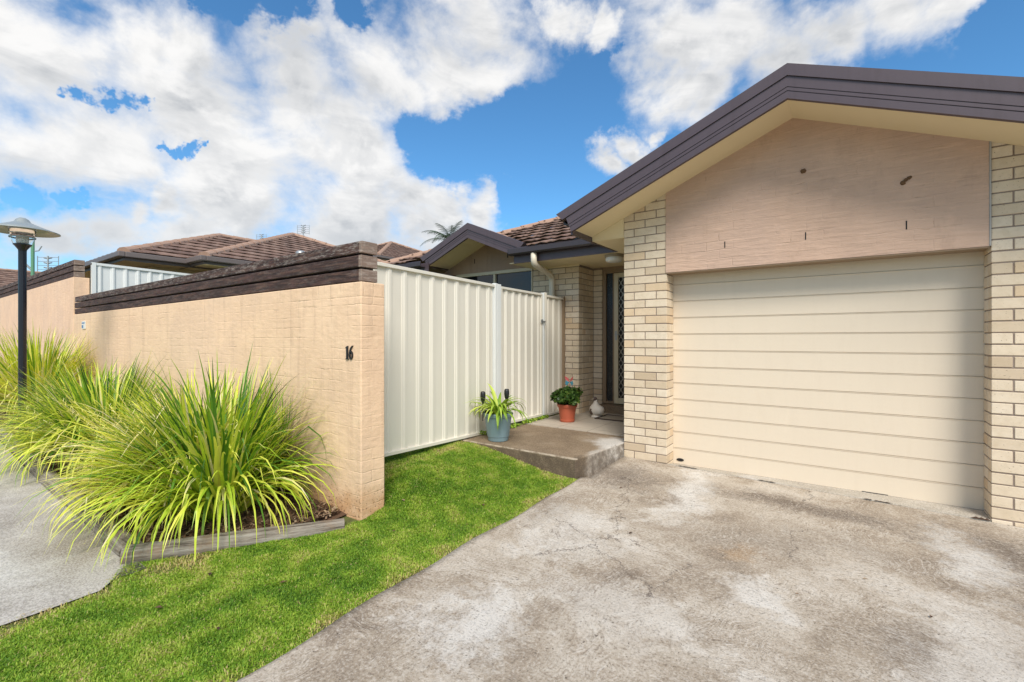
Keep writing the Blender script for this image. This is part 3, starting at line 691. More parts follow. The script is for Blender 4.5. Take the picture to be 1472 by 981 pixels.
# ------------------------------------------------------------------ strappy plants
def clump(name, c, n, lmin, lmax, label, mt, bias=(0, 0), spread=.16, seed=1, dryf=.12, upright=.0, seedheads=0, tb=.45):
    r = np.random.default_rng(seed); NS = 9
    V = []; Fq = []; T = []
    cx, cy = c; cz = h1(cx, cy) + .02
    root = thing(name, label, 'plant', (cx, cy, cz), 'strappy grass plants along the bed')
    for i in range(n):
        az = r.random() * 2 * PI; rad = spread * math.sqrt(r.random()); bx, by = cx + rad * math.cos(az + .5 * r.standard_normal()), cy + rad * math.sin(az)
        dx, dy = math.cos(az) + bias[0], math.sin(az) + bias[1]; nn = math.hypot(dx, dy) + 1e-6; dx /= nn; dy /= nn
        out = r.random() ** .8
        Ln = lmin + (lmax - lmin) * (.35 * r.random() + .65 * (1 - out) * r.random() ** .5 + .15 * r.random())
        th = R(86 - 46 * out + upright * 10); kk = (.7 + 2.0 * r.random()) * (.25 + 1.0 * out) * (1 - upright * .55)
        w0 = .0062 + .0068 * r.random()
        p = np.array([bx, by, cz]); pts = [p.copy()]; el = th; sl = Ln / NS; tw = r.uniform(-.25, .25)
        kink = r.random() < .10; kp = r.integers(4, 8)
        for s in range(NS):
            u = (s + .5) / NS; e = el - kk * u ** 1.9
            if kink and s >= kp: e -= 1.2
            e = max(e, -1.45)
            azt = tw * u; ddx = dx * math.cos(azt) - dy * math.sin(azt); ddy = dx * math.sin(azt) + dy * math.cos(azt)
            p = p + sl * np.array([ddx * math.cos(e), ddy * math.cos(e), math.sin(e)])
            if p[1] > 2.185: p[1] = 2.185 - .02 * r.random()      # leaves press against the wall
            gz = h1(p[0], p[1]) + .01
            if p[2] < gz: p[2] = gz
            pts.append(p.copy())
        sd_ = np.array([-dy, dx, .25 * r.standard_normal()]); sd_ /= np.linalg.norm(sd_)
        i0 = len(V)
        tint = np.clip(tb + .24 * r.standard_normal() + .42 * (out - .42), 0, .88)
        dead = r.random() < dryf
        for s, q in enumerate(pts):
            u = s / NS; ww = w0 * (1 - u ** 2.4) * (0.75 + .5 * min(1, u * 3)) + .0004
            V.append(q - sd_ * ww); V.append(q + sd_ * ww)
        for s in range(NS):
            a = i0 + 2 * s; Fq.append((a, a + 1, a + 3, a + 2))
            u = s / NS
            T.append(.9 + .1 * r.random() if dead else min(.97, tint + (.28 * max(0, u - .75) if r.random() < .5 else 0)))
    me = bpy.data.meshes.new('foliage'); me.from_pydata([tuple(v) for v in V], [], Fq); me.materials.append(mt)
    me.attributes.new('tint', 'FLOAT', 'FACE').data.foreach_set('value', np.array(T, np.float32)); me.update()
    o = bpy.data.objects.new('foliage', me); COL.objects.link(o); o.parent = root; o.matrix_parent_inverse = Matrix.Translation(root.location).inverted()
    if seedheads:
        m = MB()
        for _ in range(seedheads):
            az = r.random() * 2 * PI; L_ = .35 + .4 * r.random(); dx, dy = math.cos(az) + bias[0], math.sin(az) + bias[1]
            b = Vector((cx + dx * .1, cy + dy * .1, cz)); tip = b + Vector((dx * L_ * .75, dy * L_ * .75, L_ * 1.15))
            if tip.y > 2.1: continue
            m.tube([b, (b + tip) / 2 + Vector((0, 0, .05)), tip], [.003, .0025, .001], 4, tint=.8)
            for k in range(26):
                u = .55 + .45 * r.random(); p = b.lerp(tip, u) + Vector((0, 0, .1 * u * (1 - u))); d = Vector(r.standard_normal(3)).normalized() * (.02 + .035 * r.random())
                s_ = d.orthogonal().normalized() * .0022
                m.quad([p - s_, p + s_, p + d + s_ * .5, p + d - s_ * .5], .82 + .17 * r.random())
        m.build('flower_spike', mt, root)
    return root
clump('strappy_plant', (-4.06, 1.66), 1050, .78, 1.40, 'large arching strappy plant nearest the lawn, spilling over the log beside the house number wall', M_strapg, bias=(-.14, -.16), seed=3, spread=.24, seedheads=22, tb=.48, dryf=.07)
clump('strappy_plant', (-4.62, 1.66), 1000, .76, 1.24, 'yellowest arching strappy plant, second from the lawn, drooping over the road edge', M_strap, bias=(-.10, -.12), seed=4, spread=.26, seedheads=60, tb=.60, dryf=.17)
clump('strappy_plant', (-5.60, 1.80), 300, .50, .80, 'strappy plant against the painted wall behind the yellowest one', M_strap, bias=(0, -.3), seed=5, spread=.22, seedheads=20, tb=.52)
clump('strappy_plant', (-6.85, 1.62), 950, .85, 1.30, 'bushy greener strappy plant just before the lamp post', M_strapg, bias=(.1, -.3), seed=6, spread=.28, seedheads=10, tb=.55)
clump('strappy_plant', (-7.95, 1.72), 700, .8, 1.15, 'strappy plant behind the lamp post by the painted wall', M_strapg, bias=(0, -.2), seed=8, spread=.25, tb=.55)
clump('strappy_plant', (-10.3, 1.60), 800, 1.1, 1.5, 'tall strappy plant beyond the lamp post at the left edge', M_strap, bias=(0, -.2), seed=9, spread=.3, tb=.55, upright=.6)

# ------------------------------------------------------------------ painted boundary walls
def timber_cap(x0, x1, z0, parent, dy0=2.215, depth=.15, n=3, bh=.091, gap=.017, slope=0):
    for k in range(n):
        z = z0 + k * (bh + gap)
        m = MB(); nb = 30; yo = random.uniform(-.004, .004)
        m.box((x0, dy0 + yo, z), (x1 - .004, dy0 + .04 + yo, z + bh), tint=.15 + .5 * (k == n - 1), ch=.006)
        m.build('timber_board', M_wood, parent)
        m = MB(); m.box((x1 - .0035, dy0 + .002 + yo, z), (x1 + .032, dy0 + depth, z + bh), tint=.9, ch=.003)
        m.build('timber_end_board', M_woodY, parent)
    m = MB(); m.box((x0 + .01, dy0 + .075, z0), (x1 - .01, dy0 + depth - .01, z0 + n * (bh + gap) - .03)); m.build('timber_core', M_gutter, parent)
w1 = thing('painted_wall', 'peach painted brick wall with the house number and a dark timber cap, nearest the lawn', 'wall', (-7, 2.32, -.05))
m = MB(); m.box((-11.195, 2.208, -.3), (-2.984, 2.432, 1.785)); m.build('wall_body', M_wall, w1, uvauto=True, bevel=.008)
timber_cap(-11.13, -3.02, 1.790, w1)
w2 = thing('painted_wall', 'taller peach painted brick wall with timber cap at the far left, behind the lamp post', 'wall', (-16, 2.32, .3))
m = MB(); m.box((-24, 2.206, -.3), (-11.20, 2.43, 2.46)); m.build('wall_body', M_wall2, w2, uvauto=True, bevel=.008)
timber_cap(-24, -11.24, 2.465, w2)
# house number 16
hn = thing('house_number', 'black number 16 fixed near the right end of the peach wall', 'house number', (-3.13, 2.205, 1.19))
def extr(poly, x0, z0, s, y0, y1, mat_, name, parent):
    m = MB(); m.prism([(x0 + a * s * .8, y0, z0 + b * s) for a, b in poly], (0, y1 - y0, 0)); return m.build(name, mat_, parent)
one = [(.08, 0), (.50, 0), (.50, .04), (.40, .07), (.40, 1.0), (.34, 1.0), (.06, .86), (.06, .82), (.20, .83), (.20, .07), (.08, .04)]
X16, Z16, S16 = -3.172, 1.188, .104
extr(one, X16, Z16, S16, 2.196, 2.207, M_black, 'digit', hn)
# 6: outer and inner outline built as a ring band plus tail
def band(outer, inner, x0, z0, s, y0, y1, name, parent):
    m = MB(); n = len(outer)
    for k in range(n):
        a, b = outer[k], outer[(k + 1) % n]; c, d = inner[(k + 1) % n], inner[k]
        m.prism([(x0 + p[0] * s * .8, y0, z0 + p[1] * s) for p in (a, b, c, d)], (0, y1 - y0, 0))
    m2 = [(.06, .30), (.23, .30), (.25, .52), (.33, .72), (.50, .90), (.62, .99), (.60, 1.03), (.42, .97), (.22, .80), (.10, .56)]
    m.prism([(x0 + p[0] * s * .8, y0 - .0006, z0 + p[1] * s) for p in m2], (0, y1 - y0, 0))
    return m.build(name, M_black, parent)
N6 = 28
outer = [(.33 + .27 * math.cos(2 * PI * k / N6), .31 + .32 * math.sin(2 * PI * k / N6)) for k in range(N6)]
inner = [(.34 + .115 * math.cos(2 * PI * k / N6), .31 + .245 * math.sin(2 * PI * k / N6)) for k in range(N6)]
band(outer, inner, X16 + .045, Z16, S16, 2.1965, 2.207, 'digit', hn)
# small sign on wall
sg = thing('wall_sign', 'small white and blue sign plate fixed high on the painted wall near its far end', 'sign', (-10.5, 2.2, 1.58))
mb_box((-10.60, 2.195, 1.52), (-10.40, 2.2065, 1.65)).build('sign_plate', M_white, sg)
M_blue = painted('sign_blue', (.10, .22, .42))
mb_box((-10.585, 2.192, 1.535), (-10.50, 2.1945, 1.585)).build('sign_mark', M_blue, sg)
mb_box((-10.58, 2.192, 1.61), (-10.42, 2.1945, 1.63)).build('sign_mark', M_blue, sg)

# ------------------------------------------------------------------ metal fences
def ribbed(x, y0, y1, zb0, zb1, zt0, zt1, pitch=.19, off=.0, amp=.015, face=1):
    """sheet in plane x, ribs facing +x, running along y"""
    prof = [(0, 0), (.118, 0), (.126, .5), (.134, .5), (.150, 1.), (.178, 1.), (.19, 0)]
    ys = [y0]; ds = [0]; k = 0; y = y0 - off
    while y < y1:
        for a, b in prof[1:]:
            yy = y + a * pitch / .19
            if y0 < yy < y1: ys.append(yy); ds.append(b * amp)
        y += pitch
    ys.append(y1); ds.append(0)
    m = MB(); n = len(ys)
    for a, b in zip(ys, ds):
        f = (a - y0) / (y1 - y0); m.v.append((x + face * b, a, zb0 + (zb1 - zb0) * f)); m.v.append((x + face * b, a, zt0 + (zt1 - zt0) * f))
    for i in range(n - 1): m.f.append((2 * i, 2 * i + 2, 2 * i + 3, 2 * i + 1)); m.t.append(.5); m.m.append(0); m.uv.append(None)
    return m
def rail(x0, x1, y0, y1, za, zb, h):
    m = MB(); m.prism([(x0, y0, za), (x1, y0, za), (x1, y0, za + h), (x0, y0, za + h)], (0, y1 - y0, 0))
    for k in range(4, 8): m.v[k] = (m.v[k][0], m.v[k][1], m.v[k][2] + zb - za)
    return m
XF = -3.51
fe = thing('metal_fence', 'cream ribbed metal fence panel between the painted wall end and the gate', 'fence', (XF, 3.5, .2))
ribbed(XF - .008, 2.45, 4.52, .28, .235, 2.045, 2.0, off=.07).build('fence_sheet', M_fence, fe)
rail(XF - .022, XF + .022, 2.44, 4.53, 2.032, 1.985, .034).build('top_rail', M_fence, fe, bevel=.004)
rail(XF - .022, XF + .022, 2.44, 4.53, .252, .208, .034).build('bottom_rail', M_fence, fe, bevel=.004)
mb_box((XF - .025, 4.53, -.05), (XF + .028, 4.575, 2.035)).build('post', M_fencew, fe, bevel=.004)
mb_box((XF - .025, 4.58, -.05), (XF + .025, 4.655, 2.03)).build('post', M_fencew, fe, bevel=.004)
gt = thing('metal_gate', 'cream ribbed metal gate beside the porch, hinged to the white post', 'gate', (XF, 5.1, .2))
ribbed(XF - .008, 4.69, 5.62, .30, .28, 1.99, 1.985, off=.02, pitch=.155).build('gate_sheet', M_fence, gt)
rail(XF - .020, XF + .020, 4.665, 5.645, 1.978, 1.965, .030).build('top_rail', M_fence, gt, bevel=.003)
rail(XF - .020, XF + .020, 4.665, 5.645, .262, .25, .034).build('bottom_rail', M_fence, gt, bevel=.003)
mb_box((XF - .018, 4.665, .262), (XF + .018, 4.69, 1.98)).build('gate_stile', M_fence, gt)
mb_box((XF - .018, 5.62, .262), (XF + .018, 5.645, 1.98)).build('gate_stile', M_fence, gt)
m = MB(); m.tube([(XF + .03, 5.60, 1.60), (XF + .03, 5.70, 1.60)], .007, 8); m.tube([(XF + .03, 5.64, 1.60), (XF + .055, 5.66, 1.56), (XF + .05, 5.66, 1.54)], .005, 8); m.box((XF + .018, 5.60, 1.575), (XF + .03, 5.64, 1.625)); m.build('latch', M_galv, gt)
f2 = thing('metal_fence', 'short cream ribbed metal fence panel joining the gate post to the brick house wall', 'fence', (XF, 6.0, .2))
mb_box((XF - .024, 5.665, -.05), (XF + .024, 5.70, 2.01)).build('post', M_fencew, f2, bevel=.004)
mb_box((XF - .024, 5.703, -.05), (XF + .026, 5.755, 2.015)).build('post', M_fence, f2, bevel=.004)
ribbed(XF - .008, 5.755, 6.25, .27, .27, 1.97, 1.965, off=.06, pitch=.165).build('fence_sheet', M_fence, f2)
rail(XF - .020, XF + .020, 5.757, 6.25, 1.955, 1.95, .030).build('top_rail', M_fence, f2, bevel=.003)
rail(XF - .020, XF + .020, 5.757, 6.25, .232, .232, .034).build('bottom_rail', M_fence, f2, bevel=.003)
mb_box((XF - .024, 6.252, .0), (XF + .024, 6.292, 2.0)).build('post', M_framet, f2, bevel=.003)
# pale fence behind the wall on the left
f3 = thing('metal_fence', 'pale white ribbed metal fence rising behind the lower timber capped wall', 'fence', (-11.2, 6, .3))
ribbed(-11.15, 2.50, 9.0, .3, .2, 2.70, 2.56, off=.1, pitch=.19, amp=.02).build('fence_sheet', M_fencew, f3)
rail(-11.18, -11.12, 2.44, 9.0, 2.70, 2.56, .045).build('top_rail', M_fencew, f3)
mb_box((-11.185, 2.44, .2), (-11.115, 2.50, 2.735)).build('post', M_fencew, f3)

# ------------------------------------------------------------------ the house
house = thing('brick_house', 'cream brick house with a roller garage door, plum gable trim and a recessed front door', 'house', (-.5, 6, 0))
BH, BL, BD, J = .076, .230, .110, .010
CR = .086
def courses(z0, z1):
    z = z0
    while z < z1: yield z; z += CR
def brick_run(mb, p0, p1, axis, face, n, z0, ztop, start_half, depth=BD, ch=.003, flip=False, endh=None):
    """bricks along axis ('x' or 'y') from p0 to p1; face = coordinate of outer face, n = sign of depth going inwards"""
    for k, z in enumerate(courses(z0, 9)):
        a = p0; first = True; odd = (k + start_half) % 2; any_ = False
        while a < p1 - .02:
            ln = BL
            if first and odd: ln = .110
            b = min(a + ln, p1); first = False
            if p1 - b < .035: b = p1
            zt = ztop((a + b) / 2) if callable(ztop) else ztop
            if z + BH * .5 < zt:
                jf = random.uniform(-.0015, .0015); e = face - n * jf
                d0, d1 = sorted((e, face + n * depth)); tz = random.uniform(-.001, .001)
                if axis == 'x': A, B = (a, d0, z + tz), (b, d1, z + BH + tz)
                else: A, B = (d0, a, z + tz), (d1, b, z + BH + tz)
                if flip: pass
                mb.box(A, B, tint=min(1, max(0, random.gauss(.55, .22))) if random.random() > .04 else 1., ch=ch)
                any_ = True
            a = b + J
        if not any_ and z > 2: break
RZ = 3.33; AXR = -.371; SL = .4142
sofR = lambda x: RZ - SL * abs(x - AXR)
YG = 4.87; YD = 5.107
# left pier
bw = MB()
brick_run(bw, -1.963, -1.497, 'x', YG, 1, -.035, lambda x: sofR(x) + .09, 0)
brick_run(bw, YG + .12, YG + .235, 'y', -1.497, -1, -.035, 2.1, 0, depth=.1)
o = bw.build('brick_wall', M_brick, house)
m = MB(); m.prism([(-1.957, YG + .006, -.2), (-1.503, YG + .006, -.2), (-1.503, YG + .006, sofR(-1.503) + .06), (-1.957, YG + .006, sofR(-1.957) + .06)], (0, .234, 0)); m.build('mortar', M_mortar, o)
# right pier
bw = MB()
brick_run(bw, .893, 1.36, 'x', YG, 1, -.065, lambda x: sofR(x) + .09, 1)
brick_run(bw, 1.37, 1.60, 'x', YG, 1, -.065, lambda x: 2.45, 1)
brick_run(bw, YG + .12, YG + .235, 'y', .893, 1, -.065, 2.1, 0, depth=.1)
o = bw.build('brick_wall', M_brick, house)
m = MB(); m.box((.899, YG + .006, -.2), (1.59, YG + .24, 2.5)); m.prism([(.899, YG + .007, 2.501), (1.36, YG + .007, 2.501), (1.36, YG + .007, sofR(1.36) + .06), (.899, YG + .007, sofR(.899) + .06)], (0, .23, 0)); m.build('mortar', M_mortar, o)
# porch side of garage, side walls, back (coursed)
m = MB(); m.box((-1.958, YG + .245, -.2), (-1.75, 6.9, 2.9)); m.box((1.36, YG + .245, -.2), (1.585, 12, 2.40)); m.box((-6.7, 11.8, -.2), (1.3, 12, 2.4)); m.box((-6.9, 6.32, -.2), (-6.7, 12, 2.4)); m.box((-6.69, 6.302, -.2), (-5.68, 6.5, 2.5)); m.box((-5.67, 6.31, -.2), (-4.09, 6.5, 1.0))
m.build('side_wall', M_brickS, house, uvauto=True)
# entrance walls
XC, YA, YB = -3.255, 6.30, 6.80
bw = MB()
brick_run(bw, -4.08, XC, 'x', YA, 1, .13, 2.44, 1)
brick_run(bw, YA + .12, YB, 'y', XC, -1, .13, 2.44, 0, depth=.1)
brick_run(bw, XC + .005, -3.107, 'x', YB, 1, .13, 2.44, 1)
o = bw.build('brick_wall', M_brick, house)
m = MB(); m.box((-4.075, YA + .006, -.2), (XC - .006, YA + .3, 2.5)); m.box((-3.6, YA + .31, -.2), (XC - .006, YB + .2, 2.5)); m.box((XC - .005, YB + .006, -.2), (-3.112, YB + .2, 2.5)); m.build('mortar', M_mortar, o)
# gable infill above garage door (slightly proud)
pz = 2.035
m = MB(); x0, x1 = -1.505, .880
poly = [(x0, pz), (x1, pz), (x1, sofR(x1) + .01), (AXR, RZ + .01), (x0, sofR(x0) + .01)]
m.prism([(x, YG - .012, z) for x, z in poly], (0, .20, 0))
m.build('gable_panel', M_gable, house, uvauto=True, bevel=.003)
m = MB(); m.box((x1 + .0005, YG - .014, pz + .002), (x1 + .011, YG + .05, sofR(x1) + .0)); m.build('expansion_joint', painted('sealant_grey', (.40, .38, .35), rough=.7), house)
m = MB(); m.box((x0 + .005, YG - .006, pz - .010), (x1 + .005, YG + .18, pz - .001)); m.build('lintel', M_framet, house)
# weep holes
for X, Z, hgt in ((-.935, 2.230, .060), (-.273, 2.225, .066), (.41, 2.222, .070)):
    m = MB(); m.box((X - .0045, YG - .0135, Z), (X + .0045, YG + .02, Z + hgt)); m.build('weep_hole', M_dark, house)

# garage roller door: sectional ribs
def garage_door():
    m = MB(); x0, x1 = -1.52, .915; n = 12; hgt = 2.075 / 11.86; prof = []
    for k in range(n):
        z = .006 + k * hgt
        prof += [(0, z), (0, z + hgt * .925), (-.004, z + hgt * .945), (-.004, z + hgt * .965), (.009, z + hgt * .972), (.009, z + hgt * .995)]
    xs = np.linspace(x0, x1, 61)
    nx = len(xs)
    for d, z in prof:
        for x in xs:
            dent = .005 * math.exp(-(((x + .42) / .04) ** 2 + ((z - .55) / .03) ** 2)) + .002 * math.exp(-(((x + .75) / .22) ** 2 + ((z - .6) / .07) ** 2))
            warp = .0025 * mnoise.noise(Vector((x * 2.2, z * 3, 0)))
            m.v.append((x, YD + d + dent + warp, z))
    for j in range(len(prof) - 1):
        for i in range(nx - 1):
            m.f.append((j * nx + i, j * nx + i + 1, (j + 1) * nx + i + 1, (j + 1) * nx + i)); m.t.append(.5); m.m.append(0); m.uv.append(None)
    return m
gd = garage_door().build('garage_door', M_door, house)
m = MB(); m.box((-1.40, YD + .001, -.002), (.89, YD + .02, .012)); m.build('bottom_seal', M_seal, gd)
m = MB()
pts = [(-1.425 + .038 * math.cos(2 * PI * k / 28), YD - .006, .052 + .0155 * math.sin(2 * PI * k / 28)) for k in range(28)]
m.prism(pts, (0, .012, 0)); m.build('pull_grip', M_black, gd)
m = MB(); m.box((-1.6, YD + .05, 0), (1.0, YD + .12, 2.3)); m.build('door_backing', M_dark, gd)

# ------------- roof trim helpers
def rake(yf, apx, apz, halfL, halfR, parent, hb=.165, hc=.085):
    """barge board pair in plane y=yf, bottom apex (apx,apz); perpendicular end cuts"""
    c, s = math.cos(math.atan(SL)), math.sin(math.atan(SL))
    for sg, ln in ((-1, halfL), (1, halfR)):
        L_ = ln / c
        def P(a, b, y): # a along slope from apex, b perpendicular up
            # apex mitre: shift so that b layers share vertical mitre line
            return (apx + sg * (a * c + 0), y, apz - a * s + b / c) if False else (apx + sg * (a * c + b * s * (1 if a > 0 else 0)), y, apz - a * s + (b * c if a > 0 else b / c))
        m = MB()
        layers = [(0, .012, -.006), (.012, .055, 0), (.055, .062, .006), (.062, .085, 0), (.085, .092, .006), (.092, hb, 0)]
        for b0, b1, dy in layers:
            poly = [P(0, b0, yf + dy), P(L_, b0, yf + dy), P(L_, b1, yf + dy), P(0, b1, yf + dy)]
            m.prism(poly, (0, .03 - dy, 0))
        m.build('barge_board', M_fascia, parent)
        m = MB()
        poly = [P(0, hb + .0015, yf - .012), P(L_ + .04, hb + .0015, yf - .012), P(L_ + .05, hb + .009, yf - .012), P(0, hb + .009, yf - .012)]
        m.prism(poly, (0, .03, 0))
        poly = [P(0, hb + .010, yf - .002), P(L_ + .05, hb + .010, yf - .002), P(L_ + .09, hb + hc, yf - .002), P(0, hb + hc, yf - .002)]
        m.prism(poly, (0, .12, 0))
        m.build('barge_cap', M_fascia, parent)
# main garage gable
roof = bpy.data.objects.new('roof', None)
YF = 4.36
rake(YF, AXR, 3.295, 1.97, 1.97, house, hb=.170, hc=.095)
m = MB()     # raked soffit
for sg in (-1, 1):
    xe = AXR + sg * 1.975
    m.prism([(AXR, YF + .028, RZ), (xe, YF + .028, sofR(xe)), (xe, YF + .028, sofR(xe) + .012), (AXR, YF + .028, RZ + .012)], (0, YG + .02 - YF - .028, 0))
m.build('soffit', M_soffit, house)
m = MB(); m.box((-2.343, YG + .001, 2.462), (-1.965, 6.9, 2.474)); m.build('soffit', M_soffit, house)
m = MB(); m.box((1.365, YG + .25, 2.455), (1.6, 12, 2.465)); m.build('soffit', M_soffit, house)
m = MB(); m.prism([(-2.343, YG - .003, 2.475), (-1.965, YG - .003, 2.475), (-1.965, YG - .003, sofR(-1.965) - .001), (-2.343, YG - .003, sofR(-2.343) - .001)], (0, .02, 0)); m.build('boxed_eave_end', M_soffit, house)
m = MB(); m.box((-4.085, 5.66, 2.476), (-2.344, 6.35, 2.486)); m.box((-3.8, 6.351, 2.476), (-1.90, 6.95, 2.486)); m.build('soffit', M_soffit, house)
m = MB(); m.box((-7.1, 5.66, 2.47), (-5.80, 6.31, 2.48)); m.build('soffit', M_soffit, house)
# trim bead at soffit/brick junction
m = MB(); m.box((XC - .8, YA - .02, 2.452), (XC + .02, YA - .001, 2.475)); m.build('cornice_bead', M_soffit, house)

# roof tile strips
def tiles(mb, E0, e, n, L_, V_, lo, hi, z0, slope=SL, step=.10, tw=.30, cd=.30, excl=None, lift=.05):
    """E0 plan eave origin, e eave dir (2D), n inward dir (2D), V_ plan depth; lo(v),hi(v) along-eave limits"""
    prof = [0, .004, .016, .004]
    nc = int(math.ceil(V_ / cd))
    for k in range(nc):
        v0 = k * cd; v1 = min(v0 + cd + .02, V_); off = (k % 2) * tw / 2
        vm = (v0 + min(v0 + cd, V_)) / 2
        a0, b0 = lo(vm), hi(vm)
        if b0 - a0 < .02: continue
        segs = [(a0, b0)]
        if excl: segs = excl(vm, a0, b0)
        for (a, b) in segs:
            u = a; 
            while u < b - 1e-4:
                tl = math.floor((u + off + 1e-6) / tw); ue = min((tl + 1) * tw - off, b); tint = random.random()
                tlift = random.uniform(-.002, .003)
                ns = max(1, int(round((ue - u) / step)))
                pts = [u + (ue - u) * q / ns for q in range(ns + 1)]
                def Pt(uu, v, extra):
                    fr = ((uu + off) / tw) % 1.0
                    w = .018 * max(0, 1 - abs(fr - .5) * 3.2) + .010 * max(0, 1 - min(fr, 1 - fr) * 8)
                    return (E0[0] + e[0] * uu + n[0] * v, E0[1] + e[1] * uu + n[1] * v, z0 + slope * v + extra + w)
                for q in range(ns):
                    A, B = pts[q], pts[q + 1]
                    vo = v0 - .035; T_ = lift + tlift
                    mb.quad([Pt(A, vo, T_), Pt(B, vo, T_), Pt(B, v1, .0), Pt(A, v1, .0)], tint)
                    mb.quad([Pt(A, vo, T_ - .014), Pt(B, vo, T_ - .014), Pt(B, vo, T_), Pt(A, vo, T_)], tint)
                    mb.quad([Pt(A, v0 + .05, T_ - .03), Pt(B, v0 + .05, T_ - .03), Pt(B, vo, T_ - .014), Pt(A, vo, T_ - .014)], 0)
                u = ue + 1e-5
def ridge_caps(mb, A, B, r=.075, step=.36):
    A = Vector(A); B = Vector(B); d = B - A; n = max(1, int(d.length / step)); d /= n
    up = Vector((0, 0, 1)); ax = d.normalized(); sd_ = ax.cross(up).normalized(); up2 = sd_.cross(ax)
    for k in range(n):
        a = A + d * k; b = A + d * (k + 1.06); tint = random.random(); seg = 6
        def ring(p, rr): return [p + sd_ * rr * math.cos(PI * q / seg) * 1.25 + up2 * rr * math.sin(PI * q / seg) for q in range(seg + 1)]
        r0, r1 = ring(a, r * 1.06), ring(b, r * .92)
        for q in range(seg): mb.quad([r0[q], r0[q + 1], r1[q + 1], r1[q]], tint)
        mb.quad(r0, tint)
mr = MB()
E = 5.56; Z0 = 2.665
GX, GZ = -4.95, 3.25
def ex(v, a, b):     # cut out where the little gable roof stands
    z = Z0 + SL * v; hw = max(0, (GZ - z) / SL); u0 = GX + 7.2
    if hw <= 0: return [(a, b)]
    out = []
    if u0 - hw > a: out.append((a, u0 - hw))
    if b > u0 + hw: out.append((max(a, u0 + hw), b))
    return out
tiles(mr, (-7.2, E), (1, 0), (0, 1), 0, 4.4, lambda v: v, lambda v: -2.44 + 7.2 + v, Z0, step=.05, excl=ex)
tiles(mr, (-7.2, 12.6), (0, -1), (1, 0), 0, 3.6, lambda v: v, lambda v: 7.04 - v, Z0, step=.15)
# garage gable left and right slopes
ZG = 3.295 + .17
tiles(mr, (-2.47, 4.42), (0, 1), (1, 0), 0, 2.1, lambda v: 0, lambda v: 8.2, ZG - SL * 2.1, step=.15)
tiles(mr, (1.73, 4.42), (0, 1), (-1, 0), 0, 2.1, lambda v: 0, lambda v: 8.2, ZG - SL * 2.1, step=.15)
# little gable
tiles(mr, (GX - 1.02, 5.815), (0, 1), (1, 0), 0, 1.02, lambda v: 0, lambda v: .3 + v, GZ - .105 - SL * 1.02, step=.15)
tiles(mr, (GX + 1.02, 5.815), (0, 1), (-1, 0), 0, 1.02, lambda v: 0, lambda v: .3 + v, GZ - .105 - SL * 1.02, step=.15)
rf = mr.build('roof', M_rt, house)
for a_, b_, r_ in (((-7.2, E, Z0 - .005), (-2.9, E + 4.3, Z0 + SL * 4.3 - .005), .085), ((AXR, 4.60, ZG - .03), (AXR, 12.4, ZG - .03), .075), ((GX, 5.9, GZ - .10), (GX, 7.0, GZ - .10), .06)):
    mrc = MB(); ridge_caps(mrc, a_, b_, r=r_); mrc.build('ridge_cap', M_ridge, rf)
# little gable trim
YS = 5.70
rake(YS, GX, 2.985, .93, .93, house, hb=.125, hc=.10)
m = MB()
for sg in (-1, 1):
    xe = GX + sg * .96
    m.prism([(GX, YS + .028, 3.03), (xe, YS + .028, 3.03 - SL * .96), (xe, YS + .028, 3.042 - SL * .96), (GX, YS + .028, 3.042)], (0, YA - YS, 0))
m.build('soffit', M_soffit, house)
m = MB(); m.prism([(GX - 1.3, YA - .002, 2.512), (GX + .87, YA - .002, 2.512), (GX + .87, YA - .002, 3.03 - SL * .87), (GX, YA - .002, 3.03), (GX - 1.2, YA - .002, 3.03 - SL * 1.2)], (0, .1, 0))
gp = m.build('gable_panel', mat('bagged_gable_shaded', m_bagged, col=(.40, .27, .185), col2=(.36, .24, .165), joint=.2), house, uvauto=True)  # copy of the gable paint, colour darkened to carry the small gable's shade
m = MB(); m.box((GX + .36, YA - .0045, 2.71), (GX + .378, YA + .01, 2.80)); m.build('weep_hole', M_dark, gp); m = MB(); m.box((GX - .36, YA - .0045, 2.68), (GX - .345, YA + .01, 2.76)); m.build('weep_hole', M_dark, gp)
# window
win = mb_box((GX - .78, YA - .012, 2.455), (-4.083, YA + .05, 2.510)); 
win.box((GX - .78, YA - .012, 1.0), (GX - .72, YA + .05, 2.453)); win.box((-4.883, YA - .012, 1.0), (-4.838, YA + .05, 2.453)); win.box((-4.105, YA - .012, 1.0), (-4.084, YA + .05, 2.453)); win.box((GX - .78, YA - .012, .94), (-4.084, YA + .05, .999))
wf = win.build('window', M_frame, house, bevel=.003)
mb_box((GX - .72, YA + .015, 1.0), (-4.885, YA + .022, 2.453)).build('pane', M_glass, wf)
mb_box((-4.836, YA + .025, 1.0), (-4.107, YA + .032, 2.453)).build('pane', M_glass, wf)
# gutters
def gutter(name, x0, x1, y, z, parent):
    m = MB(); prof = [(0, 0), (-.10, .0), (-.115, .02), (-.115, .085), (-.105, .10), (-.095, .10), (-.10, .085), (-.10, .02), (0, .012)]
    m.prism([(x0, y + a, z + b) for a, b in prof], (x1 - x0, 0, 0)); o = m.build(name, M_gutter, parent)
    m = MB(); m.prism([(x0 + .002, y + a, z + b) for a, b in [(0, 0), (-.10, 0), (-.115, .02), (-.115, .085), (-.105, .10), (0, .10)]], (.004, 0, 0)); m.build('end_cap', M_gutter, o)
    return o
gutter('gutter', -4.03, -2.345, 5.652, 2.580, house); gutter('gutter', -7.2, -5.87, 5.652, 2.580, house)
m = MB(); m.box((-4.00, 5.655, 2.470), (-2.346, 5.675, 2.66)); m.build('fascia', M_fascia, house); m = MB(); m.box((-7.2, 5.655, 2.460), (-5.80, 5.675, 2.66)); m.build('fascia', M_fascia, house)
